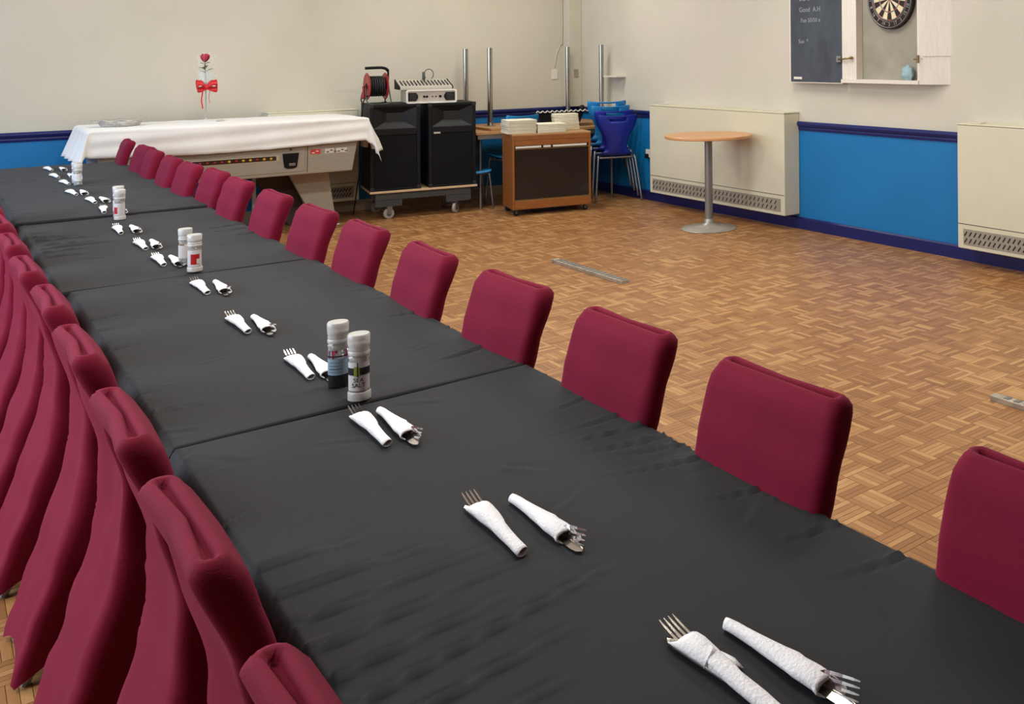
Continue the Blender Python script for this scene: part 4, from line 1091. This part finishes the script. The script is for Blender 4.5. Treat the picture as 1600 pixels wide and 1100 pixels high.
# ------------------------------------------------------------------ round cafe table
t = thing('round_table', 'round beech cafe table on a grey pedestal in front of the heater', 'table', (4.99, 6.635, 0))
bm = BM(); lathe(bm, [(.0, .782), (.366, .782), (.373, .787), (.373, .803), (.369, .807), (0.001, .807)], 72, cap=False); bmesh.ops.remove_doubles(bm, verts=bm.verts, dist=.0005)
mesh_obj('tabletop', bm, M['beech'], t, True, auto=.5)
bm = BM(); lathe(bm, [(.036, .03), (.034, .08), (.033, .77), (.05, .775), (.14, .778), (.14, .7815)], 32); mesh_obj('column', bm, M['greymetal'], t, True, auto=.5)
bm = BM(); lathe(bm, [(.235, 0), (.24, .004), (.232, .010), (.13, .022), (.065, .032), (.045, .05), (.039, .08), (.037, .085)], 56); mesh_obj('base', bm, mat('cast_base', (176, 172, 162), .35, .5), t, True, auto=.6)

# ------------------------------------------------------------------ dartboard cabinet
XW = XR - .001
dc = thing('dartboard_cabinet', 'open white dartboard cabinet with a chalkboard door', 'cabinet', (XW, 4.97, 0))
def wb_(y0, y1, z0, z1, d0, d1, m, name, par=dc, bev=.002):
    bm = BM(); box(bm, -d1, -d0, y0 - 4.97, y1 - 4.97, z0, z1); return mesh_obj(name, bm, m, par, bevel=bev)
C0, C1, ZB_, ZT = 4.68, 5.47, 1.29, 2.14
wb_(C0, C1, ZB_, ZT, 0, .012, M['hardboard'], 'back_panel')
wb_(C1 - .16, C1, ZB_, ZT, .0125, .085, M['whitewood'], 'frame_side')
wb_(C0 - .02, C0 - .0005, ZB_, ZT, .0, .085, M['whitewood'], 'frame_side')
wb_(C0 - .02, C1 + .0, ZB_ - .03, ZB_ - .0005, 0, .10, M['whitewood'], 'bottom_shelf')
wb_(C0 - .02, C1, ZT + .0005, ZT + .03, 0, .10, M['whitewood'], 'top_rail')
dl_ = wb_(C1 + .01, 6.12, ZB_ - .04, ZT + .02, .055, .07, M['whitewood'], 'chalkboard_door')
cb_ = wb_(C1 + .012, 6.10, ZB_ - .03, ZT + .01, .0705, .074, M['slate'], 'chalkboard', dl_)
tm = Matrix.Translation((-.0745, 0, 0)) @ Matrix.Rotation(-PI / 2, 4, 'Z') @ Matrix.Rotation(PI / 2, 4, 'X')
for body, y_, z_, sz in (('Good  A.H', 5.86, 1.865, .058), ('Fun 50/50 x', 5.85, 1.775, .05), ('Sue  *', 5.94, 1.60, .05), ('Darts', 5.92, 1.96, .06)):
    o = text(body, sz, M['chalk'], 'chalk_writing', dl_, tm, .0003); o.location = (0, y_ - 4.97, z_)
bm = BM(); box(bm, -.0755, -.0742, .99, 1.09, ZB_ - .008, ZB_ + .012); mesh_obj('chalk_stub', bm, M['sticker_w'], dl_)
# right door, slightly ajar
rd = bpy.data.objects.new('plain_door', None); link(rd, dc); rd.location = (-.085, C0 - .022 - 4.97, 0); rd.rotation_euler = (0, 0, .42)
bm = BM(); box(bm, -.012, .006, -.39, 0, ZB_ - .03, ZT + .02); mesh_obj('door_board', bm, M['whitewood'], rd, bevel=.002)
bm = BM(); box(bm, -.018, -.0125, -.36, -.03, ZB_ + .18, ZT); mesh_obj('raised_panel', bm, M['whitewood'], rd, bevel=.002)
bm = BM()
for y_, z_ in ((-.345, ZB_ + .165), (-.02, ZB_ + .165), (-.345, ZB_ + .02)):
    bmesh.ops.create_cone(bm, cap_ends=True, segments=10, radius1=.006, radius2=.005, depth=.006, matrix=Matrix.Translation((-.0155, y_, z_)) @ Matrix.Rotation(PI / 2, 4, 'Y'))
mesh_obj('screw', bm, M['brass'], rd)
# latch on the left frame and hook on the right
bm = BM(); box(bm, -.094, -.0752, .50 + .01, .55 + .01, 1.425, 1.475); mesh_obj('latch_plate', bm, M['greymetal'], dc, bevel=.003)
bm = BM(); tube(bm, [(-.097, .53, 1.45), (-.11, .45, 1.453), (-.105, .385, 1.462)], .007, 8); lathe(bm, [(.001, -.014), (.014, -.008), (.014, .008), (.001, .014)], 12, (-.105, .38, 1.462)); mesh_obj('latch_arm', bm, M['brass'], dc, True)
bm = BM(); box(bm, -.112, -.09, C0 - .03 - 4.97, C0 - .015 - 4.97, 1.42, 1.48); tube(bm, [(-.095, C0 - .01 - 4.97, 1.45), (-.09, C0 + .03 - 4.97, 1.45)], .006, 8); mesh_obj('hook', bm, M['brass'], dc, bevel=.001)
# dartboard
DY, DZ, DR = 4.985, 1.915, .235
db = thing('dartboard', 'round dartboard hanging in the open white cabinet', 'dartboard', (XW - .013, DY, DZ))
def yz(a, r, d): return (-d, r * math.sin(a), r * math.cos(a))   # a=0 top, increasing toward +y
bm = BM(); n = 80
for r0, r1, d0, d1 in ((0, DR, 0, .034),):
    A = [bm.verts.new(yz(2 * PI * k / n, DR, 0)) for k in range(n)]; B = [bm.verts.new(yz(2 * PI * k / n, DR, .034)) for k in range(n)]
    for k in range(n): bm.faces.new((A[k], A[(k + 1) % n], B[(k + 1) % n], B[k]))
    bm.faces.new(A); bm.faces.new(B)
mesh_obj('board', bm, M['sisalb'], db)
rad = [.0064, .016, .099, .107, .162, .170]
names = [20, 1, 18, 4, 13, 6, 10, 15, 2, 17, 3, 19, 7, 16, 8, 11, 14, 9, 12, 5]
for s_ in range(20):
    bm = BM(); a0 = -(s_ - .5) * PI / 10; a1 = -(s_ + .5) * PI / 10     # clockwise as seen from the room
    for q in range(1, 5):
        r0, r1 = rad[q], rad[q + 1]; rows = []
        for i in range(4):
            a = a0 + (a1 - a0) * i / 3; rows.append((bm.verts.new(yz(a, r0, .0355)), bm.verts.new(yz(a, r1, .0355))))
        for i in range(3):
            f = bm.faces.new((rows[i][0], rows[i][1], rows[i + 1][1], rows[i + 1][0])); f.material_index = (2 if s_ % 2 == 0 else 3) if q in (2, 4) else (0 if s_ % 2 == 0 else 1)
    o = mesh_obj('segment', bm, [M['sisalb'], M['sisal'], M['sisalr'], M['sisalg']], db)
    sd = o.modifiers.new('solid', 'SOLIDIFY'); sd.thickness = .0012; sd.offset = 1
    a = -s_ * PI / 10; p = yz(a, .200, .040)
    mtx = Matrix.Translation(p) @ Matrix.Rotation(-PI / 2, 4, 'Z') @ Matrix.Rotation(PI / 2, 4, 'X') @ Matrix.Rotation(-(-a) if (PI / 2 > abs(((a + PI) % (2 * PI)) - PI)) else PI - (-a), 4, 'Z')
    text(str(names[s_]), .036, M['wire'], 'numeral', db, mtx, .001)
bm = BM()
for r_ in (rad[1], rad[2], rad[3], rad[4], rad[5]): tube(bm, [yz(2 * PI * k / 48, r_, .037) for k in range(48)], .0009, 5, closed=True)
for s_ in range(20): tube(bm, [yz((s_ + .5) * PI / 10, rad[1], .037), yz((s_ + .5) * PI / 10, rad[5], .037)], .0008, 4)
tube(bm, [yz(2 * PI * k / 60, .222, .040) for k in range(60)], .002, 6, closed=True); tube(bm, [yz(2 * PI * k / 60, .18, .038) for k in range(60)], .0015, 6, closed=True)
mesh_obj('wire_spider', bm, M['wire'], db, True)
bm = BM(); bmesh.ops.create_cone(bm, cap_ends=True, segments=20, radius1=rad[1], radius2=rad[1], depth=.003, matrix=Matrix.Translation((-.036, 0, 0)) @ Matrix.Rotation(PI / 2, 4, 'Y')); mesh_obj('bullseye', bm, M['sisalr'], db)
# crumpled blue tissue on the shelf
bm = BM(); bmesh.ops.create_icosphere(bm, subdivisions=3, radius=.05)
for v in bm.verts:
    v.co *= 1 + .45 * noise.noise(v.co * 45); v.co.z *= 1.15; v.co.x *= .7
o = mesh_obj('crumpled_tissue', bm, M['tissue'], None, True); o.location = (XR - .055, 4.80, ZB_ + .05)
tag(o, 'crumpled pale blue tissue on the cabinet shelf below the dartboard', 'tissue')

# ------------------------------------------------------------------ wall fittings
def fitting(name, label, cat, x0, x1, y0, y1, z0, z1, m, bev=.003):
    bm = BM(); cx, cy, cz = (x0 + x1) / 2, (y0 + y1) / 2, (z0 + z1) / 2
    box(bm, x0 - cx, x1 - cx, y0 - cy, y1 - cy, z0 - cz, z1 - cz); o = mesh_obj(name, bm, m, None, bevel=bev); o.location = (cx, cy, cz); return tag(o, label, cat)
fitting('wall_switch', 'small white wall switch on the back wall left of the corner', 'switch', 5.24, 5.31, YB - .012, YB - .0005, 1.23, 1.34, M['sticker_w'])
fitting('grey_socket', 'small grey socket box on the corner duct', 'socket', XR - .10, XR - .05, YB - .150, YB - .1405, 1.25, 1.34, M['hardboard'])
bm = BM(); box(bm, -.12, 0, -.16, .16, -.008, .008); sh = mesh_obj('wall_shelf', bm, M['whitewood'], None, bevel=.002); sh.location = (XR - .001, 8.98, 1.268)
tag(sh, 'short white shelf on the right wall above the stacked chairs', 'shelf')
for k, (yy) in enumerate((8.26, 8.36)):
    o = fitting('double_socket', ['white wall socket nearer the heater, low on the blue wall', 'white wall socket farther from the heater, low on the blue wall'][k], 'socket', XR - .012, XR - .0005, yy, yy + .075, .44, .52, M['sticker_w'])
    bm = BM(); box(bm, -.03, -.0062, -.02, .02, -.05, -.005); mesh_obj('plug', bm, M['black'], o, bevel=.003)
bm = BM(); tube(bm, smooth_path([(XR - .175, YB - .01, 2.9), (XR - .175, YB - .012, 1.75), (XR - .20, YB - .01, 1.62), (XR - .25, YB - .012, 1.5), (XR - .27, YB - .008, 1.36)], 6), .005, 6)
o = mesh_obj('wall_cable', bm, M['heater'], None, True); tag(o, 'thin cream cable running down the back wall by the corner', 'cable')

# ------------------------------------------------------------------ metal rails on the floor
def bar(label, x, y0, y1, w):
    t = thing('floor_rail', label, 'rail', (x, (y0 + y1) / 2, 0), 0, 'metal rails lying on the parquet')
    L = (y1 - y0) / 2
    bm = BM(); prism(bm, [(-w, 0), (w, 0), (w, .022), (w - .004, .024), (-w + .004, .024), (-w, .022)], -L, L, axis='y'); mesh_obj('channel', bm, M['concrete'], t, bevel=.001)
    bm = BM()
    for k in range(int(L * 2 / .05)): box(bm, -w + .006, w - .006, -L + .012 + k * .05, -L + .036 + k * .05, .0242, .0268)
    mesh_obj('ribs', bm, M['steel'], t)
bar('short grey metal rail lying on the floor in the middle of the room', 3.39, 5.42, 6.36, .028)
bar('grey metal rail on the floor cut by the right edge of the photo', 3.40, 1.6, 2.50, .022)
bm = BM(); v_ = [bm.verts.new(p) for p in ((-.05, -.03, .001), (.05, -.035, .002), (.06, .03, .001), (-.03, .035, .004))]; bm.faces.new(v_)
o = mesh_obj('paper_scrap', bm, M['napkin'], None); sd = o.modifiers.new('solid', 'SOLIDIFY'); sd.thickness = .001; sd.offset = 1; o.location = (2.72, 9.19, 0)
tag(o, 'small white paper scrap on the floor by the pool table leg', 'paper')
